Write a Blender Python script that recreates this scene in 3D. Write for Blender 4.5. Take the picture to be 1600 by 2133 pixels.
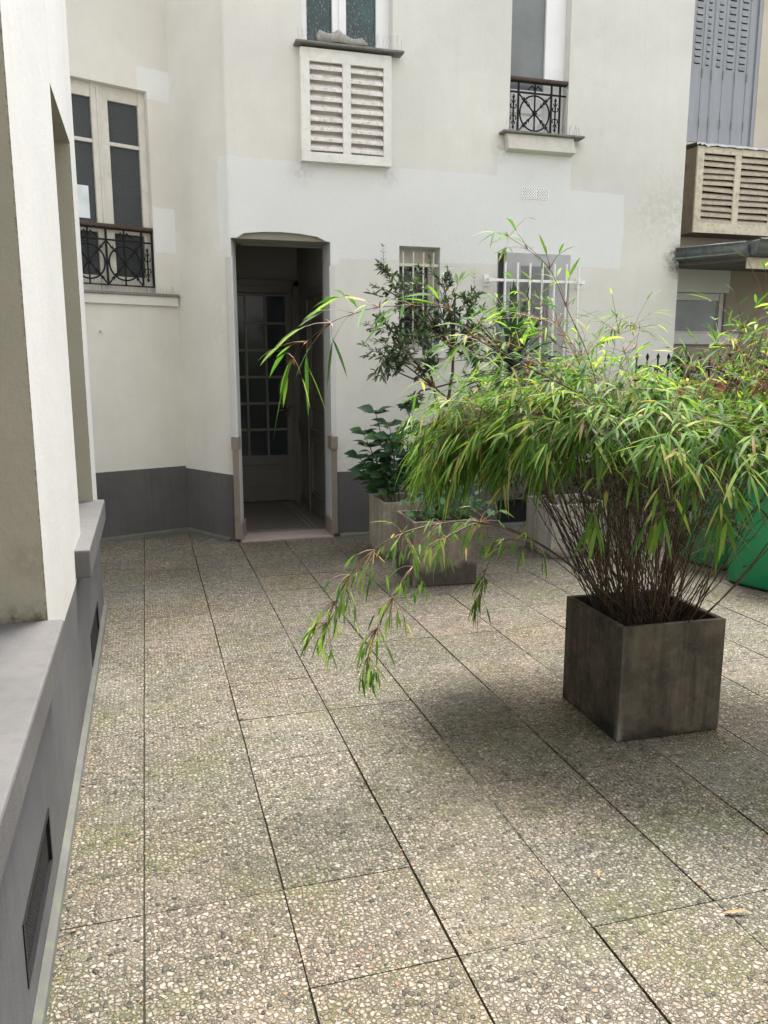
import bpy, math, random
from math import sin, cos, pi, radians, sqrt, atan2
from mathutils import Vector, Matrix, noise

for o in list(bpy.data.objects): bpy.data.objects.remove(o)
SC = bpy.context.scene
COL = SC.collection
V = Vector

# ------------------------------------------------------------------ camera
cam = bpy.data.cameras.new('camera'); co = bpy.data.objects.new('camera', cam); COL.objects.link(co)
cam.sensor_fit = 'VERTICAL'; cam.sensor_height = 36; cam.lens = 36*1680/2133
cam.clip_start = .05; cam.clip_end = 500
co.location = (0, 0, 1.54); co.rotation_euler = (pi/2-radians(10.306), 0, -radians(16.29))
SC.camera = co

# ------------------------------------------------------------------ light
SUN_EL, SUN_AZ = 71, 24           # azimuth from +Y towards +X
w = bpy.data.worlds.new('World'); SC.world = w; w.use_nodes = True
nt = w.node_tree; nt.nodes.clear()
sky = nt.nodes.new('ShaderNodeTexSky'); sky.sky_type = 'NISHITA'; sky.sun_disc = False
sky.sun_elevation = radians(SUN_EL); sky.sun_rotation = radians(SUN_AZ); sky.dust_density = 3.0; sky.air_density = 1.0; sky.ozone_density = 1.0
hs = nt.nodes.new('ShaderNodeHueSaturation'); hs.inputs['Saturation'].default_value = .22
bg = nt.nodes.new('ShaderNodeBackground'); bg.inputs[1].default_value = .15
ow = nt.nodes.new('ShaderNodeOutputWorld')
nt.links.new(sky.outputs[0], hs.inputs['Color']); nt.links.new(hs.outputs[0], bg.inputs[0]); nt.links.new(bg.outputs[0], ow.inputs[0])
sl = bpy.data.lights.new('sun', 'SUN'); sl.energy = 2.4; sl.angle = radians(20); sl.color = (1, .95, .88)
so = bpy.data.objects.new('sun', sl); COL.objects.link(so)
sd = V((sin(radians(SUN_AZ))*cos(radians(SUN_EL)), cos(radians(SUN_AZ))*cos(radians(SUN_EL)), sin(radians(SUN_EL))))
so.rotation_euler = sd.to_track_quat('Z', 'Y').to_euler(); so.location = (3, 3, 12)
SC.view_settings.view_transform = 'Standard'; SC.view_settings.look = 'None'
SC.view_settings.gamma = 1; SC.view_settings.exposure = 1.82
try:
    SC.cycles.max_bounces = 8; SC.cycles.diffuse_bounces = 5; SC.cycles.use_denoising = True; SC.cycles.transparent_max_bounces = 8
except Exception: pass

# ------------------------------------------------------------------ materials
class Mat:
    def __init__(s, name):
        s.m = bpy.data.materials.new(name); s.m.use_nodes = True; s.t = s.m.node_tree; s.t.nodes.clear()
        s.out = s.n('OutputMaterial'); s.b = s.n('BsdfPrincipled'); s.l(s.b.outputs[0], s.out.inputs[0])
    def n(s, k, **kw):
        x = s.t.nodes.new('ShaderNode'+k)
        for a, v in kw.items(): setattr(x, a, v)
        return x
    def l(s, a, b): s.t.links.new(a, b)
    def setin(s, sock, v):
        if hasattr(v, 'type') and hasattr(v, 'is_output'): s.l(v, sock)
        else:
            if isinstance(v, tuple) and len(v) == 3 and sock.type == 'RGBA': v = v+(1,)
            sock.default_value = v
    def pos(s):
        if not hasattr(s, '_p'): s._p = s.n('NewGeometry').outputs['Position']
        return s._p
    def obj(s):
        if not hasattr(s, '_o'): s._o = s.n('TexCoord').outputs['Object']
        return s._o
    def scale(s, v, sc):
        m = s.n('Mapping'); s.l(v, m.inputs[0]); m.inputs['Scale'].default_value = sc; return m.outputs[0]
    def noise(s, v, sc, det=4, rough=.6, col=False, dist=0):
        x = s.n('TexNoise'); s.l(v, x.inputs['Vector']); x.inputs['Scale'].default_value = sc; x.inputs['Detail'].default_value = det
        x.inputs['Roughness'].default_value = rough; x.inputs['Distortion'].default_value = dist
        return x.outputs['Color' if col else 'Fac']
    def math(s, op, a, b=None, c=None, clamp=False):
        x = s.n('Math', operation=op); x.use_clamp = clamp; s.setin(x.inputs[0], a)
        if b is not None: s.setin(x.inputs[1], b)
        if c is not None: s.setin(x.inputs[2], c)
        return x.outputs[0]
    def ramp(s, f, stops, interp='LINEAR'):
        x = s.n('ValToRGB'); s.l(f, x.inputs[0]); cr = x.color_ramp; cr.interpolation = interp
        while len(cr.elements) < len(stops): cr.elements.new(.5)
        for e, (p, c) in zip(cr.elements, stops):
            e.position = p; e.color = (c if isinstance(c, tuple) else (c, c, c))+(1,)
        return x.outputs[0]
    def mix(s, f, a, b, mode='MIX'):
        x = s.n('Mix', data_type='RGBA', blend_type=mode); s.setin(x.inputs[0], f); s.setin(x.inputs[6], a); s.setin(x.inputs[7], b); return x.outputs[2]
    def maprange(s, v, a, b, c=0., d=1., smooth=False):
        x = s.n('MapRange'); x.clamp = True
        if smooth: x.interpolation_type = 'SMOOTHSTEP'
        s.l(v, x.inputs[0])
        for i, q in enumerate((a, b, c, d)): x.inputs[i+1].default_value = q
        return x.outputs[0]
    def bump(s, h, st=.3, d=.01, nrm=None):
        x = s.n('Bump'); x.inputs['Strength'].default_value = st; x.inputs['Distance'].default_value = d; s.l(h, x.inputs['Height'])
        if nrm: s.l(nrm, x.inputs['Normal'])
        s.l(x.outputs[0], s.b.inputs['Normal']); return x.outputs[0]
    def fin(s, col=None, rough=None, metal=None, spec=None):
        if col is not None: s.setin(s.b.inputs['Base Color'], col)
        if rough is not None: s.setin(s.b.inputs['Roughness'], rough)
        if metal is not None: s.b.inputs['Metallic'].default_value = metal
        if spec is not None: s.b.inputs['Specular IOR Level'].default_value = spec
        return s.m

def plaster(name, base, var=.10, patches=(), patchcol=(.76, .775, .775), axis='XZ', frame=None, stain=(.42, .39, .33), stainamt=.3, bumpd=.004, smudges=(), edges=()):
    m = Mat(name); p = m.pos()
    n1 = m.noise(p, 1.1, 5, .6); n2 = m.noise(p, 9, 5, .65); n3 = m.noise(p, 260, 3, .6)
    lo = tuple(c*(1-var) for c in base); hi = tuple(min(1, c*(1+var*.6)) for c in base)
    col = m.mix(m.maprange(n1, .3, .7), lo, hi)
    col = m.mix(m.maprange(n2, .35, .75, 0, .16), col, tuple(c*.8 for c in base))
    strk = m.noise(m.scale(p, (7, 7, .35)), 2.2, 5, .6)
    col = m.mix(m.maprange(strk, .55, .8, 0, stainamt), col, stain)
    if patches:
        sep = m.n('SeparateXYZ'); m.l(p, sep.inputs[0])
        if frame:   # coordinate along an oblique wall
            ox, oy, dx, dy = frame
            u = m.math('ADD', m.math('MULTIPLY', m.math('SUBTRACT', sep.outputs[0], ox), dx), m.math('MULTIPLY', m.math('SUBTRACT', sep.outputs[1], oy), dy))
        else: u = sep.outputs[0]
        z = sep.outputs[2]
        j = m.math('ADD', m.math('MULTIPLY', m.math('SUBTRACT', m.noise(p, 3.5, 3, .5), .5), .06), m.math('MULTIPLY', m.math('SUBTRACT', m.noise(p, 38, 4, .7), .5), .022))
        u = m.math('ADD', u, j); z = m.math('ADD', z, j)
        tot = None
        for (a, b, c, d) in patches:
            k = None
            for val, lo_, hi_ in ((u, a, b), (z, c, d)):
                for q in (m.maprange(val, lo_-.004, lo_+.004), m.maprange(val, hi_+.004, hi_-.004)):
                    k = q if k is None else m.math('MULTIPLY', k, q)
            tot = k if tot is None else m.math('MAXIMUM', tot, k)
        pc = m.mix(m.maprange(n1, .3, .7), tuple(c*.95 for c in patchcol), patchcol)
        col = m.mix(m.math('MULTIPLY', tot, .8), col, pc)
    for (sx, sy, sz, r, c, amt) in smudges:
        d = m.n('VectorMath', operation='DISTANCE'); m.l(p, d.inputs[0]); d.inputs[1].default_value = (sx, sy, sz)
        f = m.maprange(d.outputs['Value'], r, r*.15, 0, 1)
        f = m.math('MULTIPLY', f, m.maprange(m.noise(p, 18, 6, .75), .38, .62, 0, amt))
        col = m.mix(f, col, c)
    for (ex, ey) in edges:      # chipped, grubby arris
        s4 = m.n('SeparateXYZ'); m.l(p, s4.inputs[0]); dx_ = m.math('ABSOLUTE', m.math('SUBTRACT', s4.outputs[0], ex)); dy_ = m.math('ABSOLUTE', m.math('SUBTRACT', s4.outputs[1], ey))
        dd_ = m.math('ADD', m.math('ADD', dx_, dy_), m.math('MULTIPLY', m.math('SUBTRACT', m.noise(p, 70, 5, .75), .5), .035))
        col = m.mix(m.maprange(dd_, .004, -.001, 0, .8), col, (.20, .17, .13))
    ck = m.math('ABSOLUTE', m.math('SUBTRACT', m.noise(p, 1.7, 8, .62, dist=.4), .5)); ckm = m.maprange(m.noise(p, .9, 2), .57, .66)
    crack = m.math('MULTIPLY', m.maprange(ck, .0022, .0), ckm)
    col = m.mix(m.math('MULTIPLY', crack, .4), col, tuple(c*.5 for c in base))
    h = m.math('ADD', m.math('MULTIPLY', n3, .6), m.math('MULTIPLY', m.noise(p, 45, 4, .6), 1.0)); h = m.math('ADD', h, m.math('MULTIPLY', m.noise(p, 5, 4, .6), 2.2))
    h = m.math('SUBTRACT', h, m.math('MULTIPLY', crack, .8)); m.bump(h, .35, bumpd)
    return m.fin(col, .9, spec=.2)

M = {}
BE = (.60, .585, .51)
M['facade'] = plaster('facade_plaster', (.685, .672, .622), stainamt=.10, patches=((.655, 3.14, 2.5, 3.215), (.735, 1.66, 2.4, 2.6), (1.6, 4.42, 2.45, 3.13), (3.12, 3.85, 2.6, 3.42)), patchcol=(.725, .735, .735),
    smudges=((1.335, 7.05, 3.12, .14, (.40, .38, .32), .5), (2.11, 7.05, 3.14, .12, (.40, .38, .32), .45), (3.15, 7.05, 3.42, .13, (.36, .34, .28), .5), (2.16, 7.05, 1.52, .14, (.42, .40, .34), .5), (4.5, 7.05, .75, .4, (.42, .40, .33), .4), (1.75, 7.05, .68, .25, (.44, .42, .36), .4), (5.05, 7.05, 2.55, .20, (.06, .055, .045), 1.0), (5.06, 7.05, 2.60, .11, (.05, .045, .035), 1.0), (5.06, 7.05, 2.46, .10, (.05, .045, .035), 1.0), (5.0, 7.05, 3.0, .5, (.42, .40, .34), .45), (4.7, 7.05, 2.95, .3, (.5, .48, .42), .4), (3.9, 7.05, 3.52, .10, (.3, .28, .24), .5), (.62, 7.2, 1.9, .35, (.45, .43, .38), .3)))
LBC = (.324, 7.732); LBD = (-.93042, -.3665)
M['recessed'] = plaster('side_plaster', (.675, .66, .605), stainamt=.1, patches=((-.05, .285, 3.775, 4.02), (-.05, .20, 2.52, 2.9)), frame=LBC+LBD)
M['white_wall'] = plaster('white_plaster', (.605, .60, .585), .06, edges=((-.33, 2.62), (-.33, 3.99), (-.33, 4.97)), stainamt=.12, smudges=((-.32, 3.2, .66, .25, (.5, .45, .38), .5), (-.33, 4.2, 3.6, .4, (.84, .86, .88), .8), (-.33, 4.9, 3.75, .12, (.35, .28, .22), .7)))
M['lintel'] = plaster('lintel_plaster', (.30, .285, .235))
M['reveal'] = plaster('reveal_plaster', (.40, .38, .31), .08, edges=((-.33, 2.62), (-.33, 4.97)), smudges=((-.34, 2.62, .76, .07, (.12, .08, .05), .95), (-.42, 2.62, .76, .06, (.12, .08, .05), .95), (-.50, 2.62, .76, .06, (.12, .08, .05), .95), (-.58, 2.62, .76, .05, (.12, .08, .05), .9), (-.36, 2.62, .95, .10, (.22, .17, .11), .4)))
M['beige'] = plaster('old_plaster', (.54, .49, .40), .15, stainamt=.5, stain=(.28, .23, .16))
M['dingy'] = plaster('dingy_plaster', (.30, .27, .215), .2, stainamt=.5, stain=(.14, .12, .09))
M['dim_white'] = plaster('dim_white_plaster', (.50, .50, .49), .06)
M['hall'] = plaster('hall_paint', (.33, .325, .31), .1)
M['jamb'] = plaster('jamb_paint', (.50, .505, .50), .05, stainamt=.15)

def plinthm(name, base):
    m = Mat(name); p = m.pos(); n1 = m.noise(p, 2.2, 6, .65); s = m.noise(m.scale(p, (9, 9, .5)), 2.5, 5, .65)
    col = m.mix(m.maprange(n1, .3, .7), tuple(c*.82 for c in base), tuple(c*1.18 for c in base))
    col = m.mix(m.maprange(s, .5, .8, 0, .5), col, tuple(c*.6 for c in base))
    sp = m.noise(p, 60, 3, .7); col = m.mix(m.maprange(sp, .73, .8, 0, .5), col, (.4, .39, .36))
    m.bump(m.math('ADD', m.noise(p, 200, 3), m.math('MULTIPLY', m.noise(p, 30, 4), 1.)), .35, .004)
    return m.fin(col, .8, spec=.25)
M['plinth'] = plinthm('grey_plinth_paint', (.105, .102, .10))
M['plinth2'] = plinthm('grey_base_paint', (.125, .125, .13))
M['ledge'] = plinthm('grey_ledge_paint', (.122, .119, .119))
M['ledge_dark'] = plinthm('brown_grey_paint', (.15, .14, .125))

def simple(name, col, rough=.6, metal=0, var=.12, sc=6, bump=.15, spec=.4, dirt=None, dirtamt=.4, streak=False):
    m = Mat(name); p = m.obj(); n = m.noise(m.scale(p, (6, 6, .7)) if streak else p, sc, 5, .6)
    c = m.mix(m.maprange(n, .3, .7), tuple(x*(1-var) for x in col), tuple(min(1, x*(1+var)) for x in col))
    if dirt: c = m.mix(m.maprange(m.noise(p, sc*2.3, 6, .7), .5, .72, 0, dirtamt), c, dirt)
    if bump: m.bump(m.noise(p, sc*12, 3), bump, .003)
    return m.fin(c, rough, metal, spec)
M['strip'] = simple('mortar_strip', (.105, .105, .097), .9, dirt=(.14, .17, .09), dirtamt=.6)
M['guard'] = simple('taupe_paint', (.235, .20, .165), .45, var=.06, dirt=(.12, .10, .08), dirtamt=.35)
M['white_paint'] = simple('white_gloss_paint', (.82, .82, .82), .4, var=.03, bump=.05)
M['cream_paint'] = simple('cream_window_paint', (.62, .60, .54), .5, var=.07, dirt=(.38, .34, .28), dirtamt=.35)
M['cream_bar'] = simple('cream_iron_paint', (.58, .56, .46), .45, var=.06, dirt=(.35, .31, .22), dirtamt=.4)
M['white_bar'] = simple('white_iron_paint', (.80, .80, .77), .4, var=.03, dirt=(.45, .40, .32), dirtamt=.3)
M['box_white'] = simple('weathered_white_wood', (.74, .73, .69), .6, var=.06, dirt=(.48, .44, .37), dirtamt=.5)
M['slat_white'] = simple('weathered_slat_paint', (.74, .70, .665), .65, var=.12, sc=12, dirt=(.33, .28, .24), dirtamt=.8)
M['box_cream'] = simple('peeling_cream_wood', (.62, .56, .43), .65, var=.1, dirt=(.26, .19, .12), dirtamt=.65, sc=9)
M['slat_cream'] = simple('peeling_slats', (.50, .43, .33), .7, var=.15, sc=12, dirt=(.25, .19, .14), dirtamt=.85)
M['box_side'] = simple('weathered_board', (.22, .18, .13), .8, var=.2, dirt=(.10, .07, .05), dirtamt=.6)
M['dark_void'] = simple('dark_inside', (.02, .02, .02), .9, bump=0)
M['sill'] = simple('weathered_stone_sill', (.20, .195, .18), .85, var=.2, sc=14, dirt=(.08, .09, .05), dirtamt=.7)
M['iron'] = simple('black_wrought_iron', (.010, .010, .012), .6, var=.2, sc=30, spec=.2)
M['rail_wood'] = simple('brown_handrail', (.05, .027, .02), .5, var=.25, sc=20, dirt=(.18, .13, .1), dirtamt=.4)
M['spike'] = simple('steel_spike', (.34, .33, .31), .4, .8, bump=0)
M['zinc'] = simple('weathered_zinc', (.17, .185, .185), .5, .35, var=.25, sc=5, dirt=(.07, .075, .07), dirtamt=.7, streak=True)
M['flash'] = simple('pale_flashing', (.45, .46, .44), .5, .3, var=.25, sc=12, dirt=(.2, .2, .17), dirtamt=.5)
M['shutter'] = simple('grey_blue_metal', (.30, .315, .34), .5, var=.08, sc=3, dirt=(.27, .27, .28), dirtamt=.4, streak=True)
M['slot'] = simple('slot_hood_metal', (.27, .275, .285), .7, var=.2)
M['door_paint'] = simple('taupe_door_paint', (.16, .15, .13), .35, var=.08, bump=.05)
M['brass'] = simple('dull_brass', (.12, .10, .07), .35, .8)
M['threshold'] = simple('pink_stone', (.36, .285, .25), .6, var=.12, sc=10, dirt=(.28, .22, .19), dirtamt=.5)
M['green_bin'] = simple('green_plastic', (.010, .25, .095), .35, var=.1, sc=2.5, bump=.08, spec=.5, dirt=(.10, .18, .10), dirtamt=.25)
M['dark_rubber'] = simple('black_rubber', (.02, .02, .02), .7)
M['terracotta'] = simple('terracotta_plastic', (.26, .085, .045), .6, var=.15, dirt=(.2, .12, .08))
M['soil'] = simple('dark_soil', (.022, .016, .011), .95, var=.5, sc=40, bump=.8)
M['cloth'] = simple('grey_rag', (.33, .315, .28), .95, var=.2, sc=20, dirt=(.14, .13, .11), dirtamt=.6, bump=.5)
M['pale_patch'] = simple('pale_blue_white', (.72, .78, .80), .6)
M['drygrass'] = simple('dry_leaf', (.30, .17, .08), .8, var=.25, sc=20)
M['mesh_metal'] = simple('dark_mesh_metal', (.010, .011, .013), .5, .3)
M['pot_white'] = simple('white_pot', (.62, .62, .60), .5)

def glass(name, col, pat=None, rough=.12, sc=60, bs=.4, spec=.5):
    m = Mat(name); p = m.pos()
    if pat == 'grid':
        s1 = m.n('SeparateXYZ'); m.l(p, s1.inputs[0])
        u = m.math('ADD', m.math('MULTIPLY', s1.outputs[0], .93), m.math('MULTIPLY', s1.outputs[1], .3665))
        a = m.math('SINE', m.math('MULTIPLY', u, 2*pi/.0135)); b = m.math('SINE', m.math('MULTIPLY', s1.outputs[2], 2*pi/.0135))
        g = m.math('MAXIMUM', a, b); m.bump(g, .9, .002)
        c = m.mix(m.maprange(g, .4, 1), col, tuple(x*1.0+.028 for x in col))
        c = m.mix(m.maprange(m.noise(p, 2.5, 3), .3, .7, 0, .35), c, tuple(x*1.8 for x in col))
    elif pat == 'drops':
        v = m.n('TexVoronoi'); m.l(m.scale(p, (1, 1, .45)), v.inputs['Vector']); v.inputs['Scale'].default_value = 85
        d = v.outputs['Distance']; m.bump(d, .8, .004)
        f = m.maprange(d, .1, .42, 1, 0); f = m.math('MULTIPLY', f, m.maprange(m.noise(p, 60, 2), .42, .62))
        c = m.mix(f, col, (.26, .32, .33))
        c = m.mix(m.maprange(m.noise(p, 3, 3), .5, .75, 0, .6), c, (.035, .11, .115))
    elif pat == 'haze':
        c = m.mix(m.maprange(m.noise(p, 2.3, 4), .3, .7), col, tuple(x*1.6 for x in col)); m.bump(m.noise(p, 160, 3), .15, .002)
    else: c = col
    return m.fin(c, rough, spec=spec)
M['glass_grid'] = glass('wired_grid_glass', (.035, .043, .045), 'grid', .25)
M['glass_drops'] = glass('dimpled_glass', (.030, .052, .055), 'drops', .2)
M['glass_smoky'] = glass('smoky_glass', (.13, .14, .14), 'haze', .3)
M['glass_dark'] = glass('dark_glass', (.030, .038, .046), None, .10, spec=.3)
M['frosted'] = glass('frosted_sheet', (.27, .27, .275), 'haze', .28)
M['clear_dark'] = glass('dark_window_pane', (.02, .024, .028), None, .08)

def concrete(name, base, dark, z0, seed=0., corner=None):
    m = Mat(name); p = m.pos(); o = m.obj()
    q = m.scale(o, (1, 1, 1)); mp = m.n('Mapping'); m.l(o, mp.inputs[0]); mp.inputs['Location'].default_value = (seed, seed*.7, seed*.3); q = mp.outputs[0]
    n1 = m.noise(q, 4.5, 7, .68); st = m.noise(m.scale(q, (14, 14, .9)), 1.6, 6, .65); n2 = m.noise(q, 22, 6, .7)
    col = m.mix(m.maprange(n1, .32, .66), dark, base)
    col = m.mix(m.maprange(st, .42, .72, 0, .75), col, tuple(c*.6 for c in dark))
    col = m.mix(m.maprange(n2, .5, .75, 0, .45), col, tuple(c*1.35 for c in base))
    s = m.n('SeparateXYZ'); m.l(o, s.inputs[0]); zz = m.math('ADD', s.outputs[2], m.math('MULTIPLY', m.math('SUBTRACT', m.noise(q, 5, 5, .65), .5), .28))
    col = m.mix(m.maprange(zz, z0, z0-.05, 0, .78), col, tuple(c*.42 for c in dark))      # damp tide mark of its own
    col = m.mix(m.maprange(m.noise(q, 95, 2, .5), .70, .74, 0, .6), col, tuple(c*.35 for c in dark))
    if corner:     # lime bloom along the arris
        cx_ = m.math('ABSOLUTE', m.math('SUBTRACT', s.outputs[0], corner[0])); cy_ = m.math('ABSOLUTE', m.math('SUBTRACT', s.outputs[1], corner[1]))
        dd_ = m.math('ADD', m.math('ADD', cx_, cy_), m.math('MULTIPLY', m.math('SUBTRACT', m.noise(q, 28, 5, .7), .5), .05))
        wd = m.math('MULTIPLY', m.maprange(dd_, .035, .0), m.maprange(s.outputs[2], .15, .03, .04, .42)); col = m.mix(wd, col, (.42, .42, .40))
    m.bump(m.math('ADD', m.noise(q, 130, 4), m.math('MULTIPLY', m.noise(q, 25, 5), 1.2)), .4, .004)
    return m.fin(col, .85, spec=.25)
M['conc_dark'] = concrete('dark_weathered_concrete', (.128, .108, .082), (.042, .038, .031), .05, 0., (-.248, -.236))
M['conc_mid'] = concrete('brown_stained_concrete', (.29, .235, .185), (.10, .09, .078), .17, 3.1, (-.246, -.226))
M['conc_light'] = concrete('pale_stained_concrete', (.40, .345, .275), (.24, .205, .165), .06, 7.7)
M['conc_pale'] = concrete('pale_grey_concrete', (.44, .41, .37), (.33, .30, .27), .06, 11.3)

def pebble():
    m = Mat('exposed_pebble_paving'); p = m.pos()
    s0 = m.n('SeparateXYZ'); m.l(p, s0.inputs[0]); cb = m.n('CombineXYZ'); m.l(s0.outputs[0], cb.inputs[0]); m.l(s0.outputs[1], cb.inputs[1]); p2 = cb.outputs[0]
    wv = m.n('VectorMath', operation='MULTIPLY_ADD'); m.l(m.noise(p2, 34, 2, .5, col=True), wv.inputs[0]); wv.inputs[1].default_value = (.022, .022, 0); m.l(p2, wv.inputs[2])
    pv = wv.outputs[0]
    def vor(feat, sc):
        v = m.n('TexVoronoi', feature=feat); v.voronoi_dimensions = '2D'; m.l(pv, v.inputs['Vector']); v.inputs['Scale'].default_value = sc
        v.inputs['Randomness'].default_value = .92; return v
    def layer(sc_, th0, shift):
        mp = m.n('Mapping'); m.l(pv, mp.inputs[0]); mp.inputs['Location'].default_value = (shift, shift*.6, 0); mp.inputs['Rotation'].default_value = (0, 0, shift)
        v = m.n('TexVoronoi', feature='F1'); v.voronoi_dimensions = '2D'; m.l(mp.outputs[0], v.inputs['Vector']); v.inputs['Scale'].default_value = sc_; v.inputs['Randomness'].default_value = .85
        e = m.n('TexVoronoi', feature='DISTANCE_TO_EDGE'); e.voronoi_dimensions = '2D'; m.l(mp.outputs[0], e.inputs['Vector']); e.inputs['Scale'].default_value = sc_; e.inputs['Randomness'].default_value = .85
        c = m.n('SeparateColor'); m.l(v.outputs['Color'], c.inputs[0])
        # round stone: limited both by radius (varies per stone) and by its neighbours
        rad = m.math('ADD', m.math('MULTIPLY', c.outputs[2], .22), th0)
        inside = m.math('SUBTRACT', rad, v.outputs['Distance'])
        inside = m.math('SMOOTH_MIN', inside, m.math('MULTIPLY', e.outputs['Distance'], 1.0), .12)
        return inside, c.outputs[0], c.outputs[1]
    def stonecol(r, g):
        st_ = m.ramp(r, [(0, (.03, .036, .043)), (.085, (.05, .056, .062)), (.09, (.13, .125, .11)), (.3, (.23, .22, .195)), (.55, (.37, .355, .31)), (.84, (.47, .455, .41)), (.95, (.62, .60, .56)), (.975, (.36, .25, .17)), (1, (.25, .18, .14))])
        st_ = m.mix(m.maprange(g, 0, 1, 0, .3), st_, (.36, .34, .27))
        return m.mix(m.maprange(m.noise(p, 420, 3, .6), .35, .7, 0, .25), st_, (.20, .19, .17))
    i1, r1, g1 = layer(58, .30, .0); i2, r2, g2 = layer(116, .34, 1.3)
    big = m.noise(p2, .75, 4, .6); mid = m.noise(p2, 2.6, 5, .65)
    mort = m.mix(m.maprange(mid, .40, .62), (.12, .11, .09), (.085, .10, .035))
    mort = m.mix(m.maprange(m.noise(p2, 1.7, 4, .6), .52, .68, 0, .8), mort, (.36, .34, .28))
    k1 = m.maprange(i1, .0, .05); k2 = m.maprange(i2, .0, .08)
    col = m.mix(k2, mort, stonecol(r2, g2)); rim = m.maprange(i1, -.045, -.01)
    col = m.mix(m.math('MULTIPLY', rim, .85), col, (.035, .034, .026)); col = m.mix(k1, col, stonecol(r1, g1))
    col = m.mix(m.maprange(big, .4, .62, 0, .8), col, m.mix(1., col, (1.08, .96, .92), 'MULTIPLY'))
    g = g1
    moss = m.math('MULTIPLY', m.maprange(m.noise(p2, 2.6, 6, .72), .50, .68), m.maprange(m.noise(p2, 45, 4, .7), .35, .6))
    moss = m.math('MULTIPLY', moss, m.maprange(i1, .16, .0, .25, 1))
    col = m.mix(m.math('MULTIPLY', moss, .75), col, (.17, .19, .05))
    grime = m.maprange(m.noise(p2, 1.25, 5, .7), .50, .68, 0, .38)
    col = m.mix(grime, col, (.10, .095, .075)); col = m.mix(1., col, (.655, .635, .595), 'MULTIPLY')
    rpi = m.n('NewGeometry').outputs['Random Per Island']; tone = m.ramp(rpi, [(0, (.82, .83, .80)), (.5, (1, 1, 1)), (.8, (1.0, .95, .93)), (1, (1.1, 1.08, 1.04))]); col = m.mix(1., col, tone, 'MULTIPLY')
    d1 = m.math('POWER', m.maprange(i1, 0, .22), .5); d2 = m.math('MULTIPLY', m.math('POWER', m.maprange(i2, 0, .22), .5), .45)
    h = m.math('ADD', m.math('MAXIMUM', d1, d2), m.math('MULTIPLY', m.noise(p, 260, 3), .10))
    m.bump(h, 1.0, .0062)
    return m.fin(col, m.maprange(g, 0, 1, .45, .8), spec=.35)
M['pebble'] = pebble()
M['joint'] = simple('joint_dirt', (.03, .028, .02), .95, var=.4, sc=20, dirt=(.04, .055, .02), dirtamt=.7)

def mosaic():
    m = Mat('mosaic_floor'); p = m.pos()
    c = m.n('TexChecker'); m.l(p, c.inputs[0]); c.inputs['Scale'].default_value = 14; c.inputs[1].default_value = (.20, .18, .15, 1); c.inputs[2].default_value = (.10, .09, .08, 1)
    v = m.n('TexVoronoi', feature='DISTANCE_TO_EDGE'); m.l(p, v.inputs['Vector']); v.inputs['Scale'].default_value = 60; v.inputs['Randomness'].default_value = .4
    col = m.mix(m.maprange(v.outputs['Distance'], .03, .1), (.05, .045, .04), m.mix(.6, (.24, .21, .18), c.outputs[0]))
    return m.fin(col, .45)
M['mosaic'] = mosaic()
def mosaic_band():
    m = Mat('mosaic_band'); p = m.pos(); c = m.n('TexChecker'); m.l(p, c.inputs[0]); c.inputs['Scale'].default_value = 42
    c.inputs[1].default_value = (.55, .52, .46, 1); c.inputs[2].default_value = (.05, .045, .045, 1)
    return m.fin(c.outputs[0], .5)
M['mosaic_band'] = mosaic_band()

def leafm(name, stops, rough=.42, trans=.35, tcol=None, under=None, tips=None):
    m = Mat(name); g = m.n('NewGeometry'); rnd = g.outputs['Random Per Island']
    col = m.ramp(rnd, stops)
    col = m.mix(m.maprange(m.noise(m.pos(), 9, 3), .3, .7, 0, .25), col, m.mix(1., col, (.6, .75, .5), 'MULTIPLY'))
    if under: col = m.mix(g.outputs['Backfacing'], col, under)
    m.fin(col, rough, spec=.4)
    tr = m.n('BsdfTranslucent'); tc = m.mix(1., col, tcol or (1.5, 1.6, .7), 'MULTIPLY'); m.l(tc, tr.inputs[0])
    mx = m.n('MixShader'); mx.inputs[0].default_value = trans; m.l(m.b.outputs[0], mx.inputs[1]); m.l(tr.outputs[0], mx.inputs[2]); m.l(mx.outputs[0], m.out.inputs[0])
    return m.m
M['bamboo_leaf'] = leafm('bamboo_leaf', [(0, (.045, .115, .03)), (.35, (.085, .18, .04)), (.65, (.14, .25, .05)), (.84, (.26, .37, .08)), (.92, (.40, .46, .15)), (.96, (.42, .33, .14)), (1, (.24, .16, .08))], .55, .42)
M['bamboo_leaf'].node_tree.nodes['Principled BSDF'].inputs['Specular IOR Level'].default_value = .22
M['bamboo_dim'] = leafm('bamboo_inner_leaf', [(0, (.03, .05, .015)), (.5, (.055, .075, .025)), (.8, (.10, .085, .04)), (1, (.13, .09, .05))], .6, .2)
M['olive_leaf'] = leafm('small_dark_leaf', [(0, (.035, .065, .042)), (.45, (.065, .11, .07)), (.8, (.13, .18, .11)), (1, (.21, .27, .13))], .38, .18)
M['broad_leaf'] = leafm('broad_leaf', [(0, (.022, .065, .03)), (.6, (.04, .105, .042)), (1, (.08, .19, .055))], .35, .25)
M['geranium_leaf'] = leafm('geranium_leaf', [(0, (.045, .12, .05)), (.6, (.075, .17, .07)), (1, (.11, .22, .09))], .6, .3)
M['yucca_leaf'] = leafm('sword_leaf', [(0, (.016, .045, .03)), (.6, (.03, .075, .045)), (1, (.08, .13, .08))], .45, .12)
M['ivy_leaf'] = leafm('ivy_leaf', [(0, (.025, .07, .03)), (.7, (.05, .12, .04)), (1, (.09, .19, .05))], .4, .2)
M['cane'] = simple('dark_cane', (.060, .038, .022), .45, var=.5, sc=30, bump=0, dirt=(.025, .018, .01), dirtamt=.7)
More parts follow.
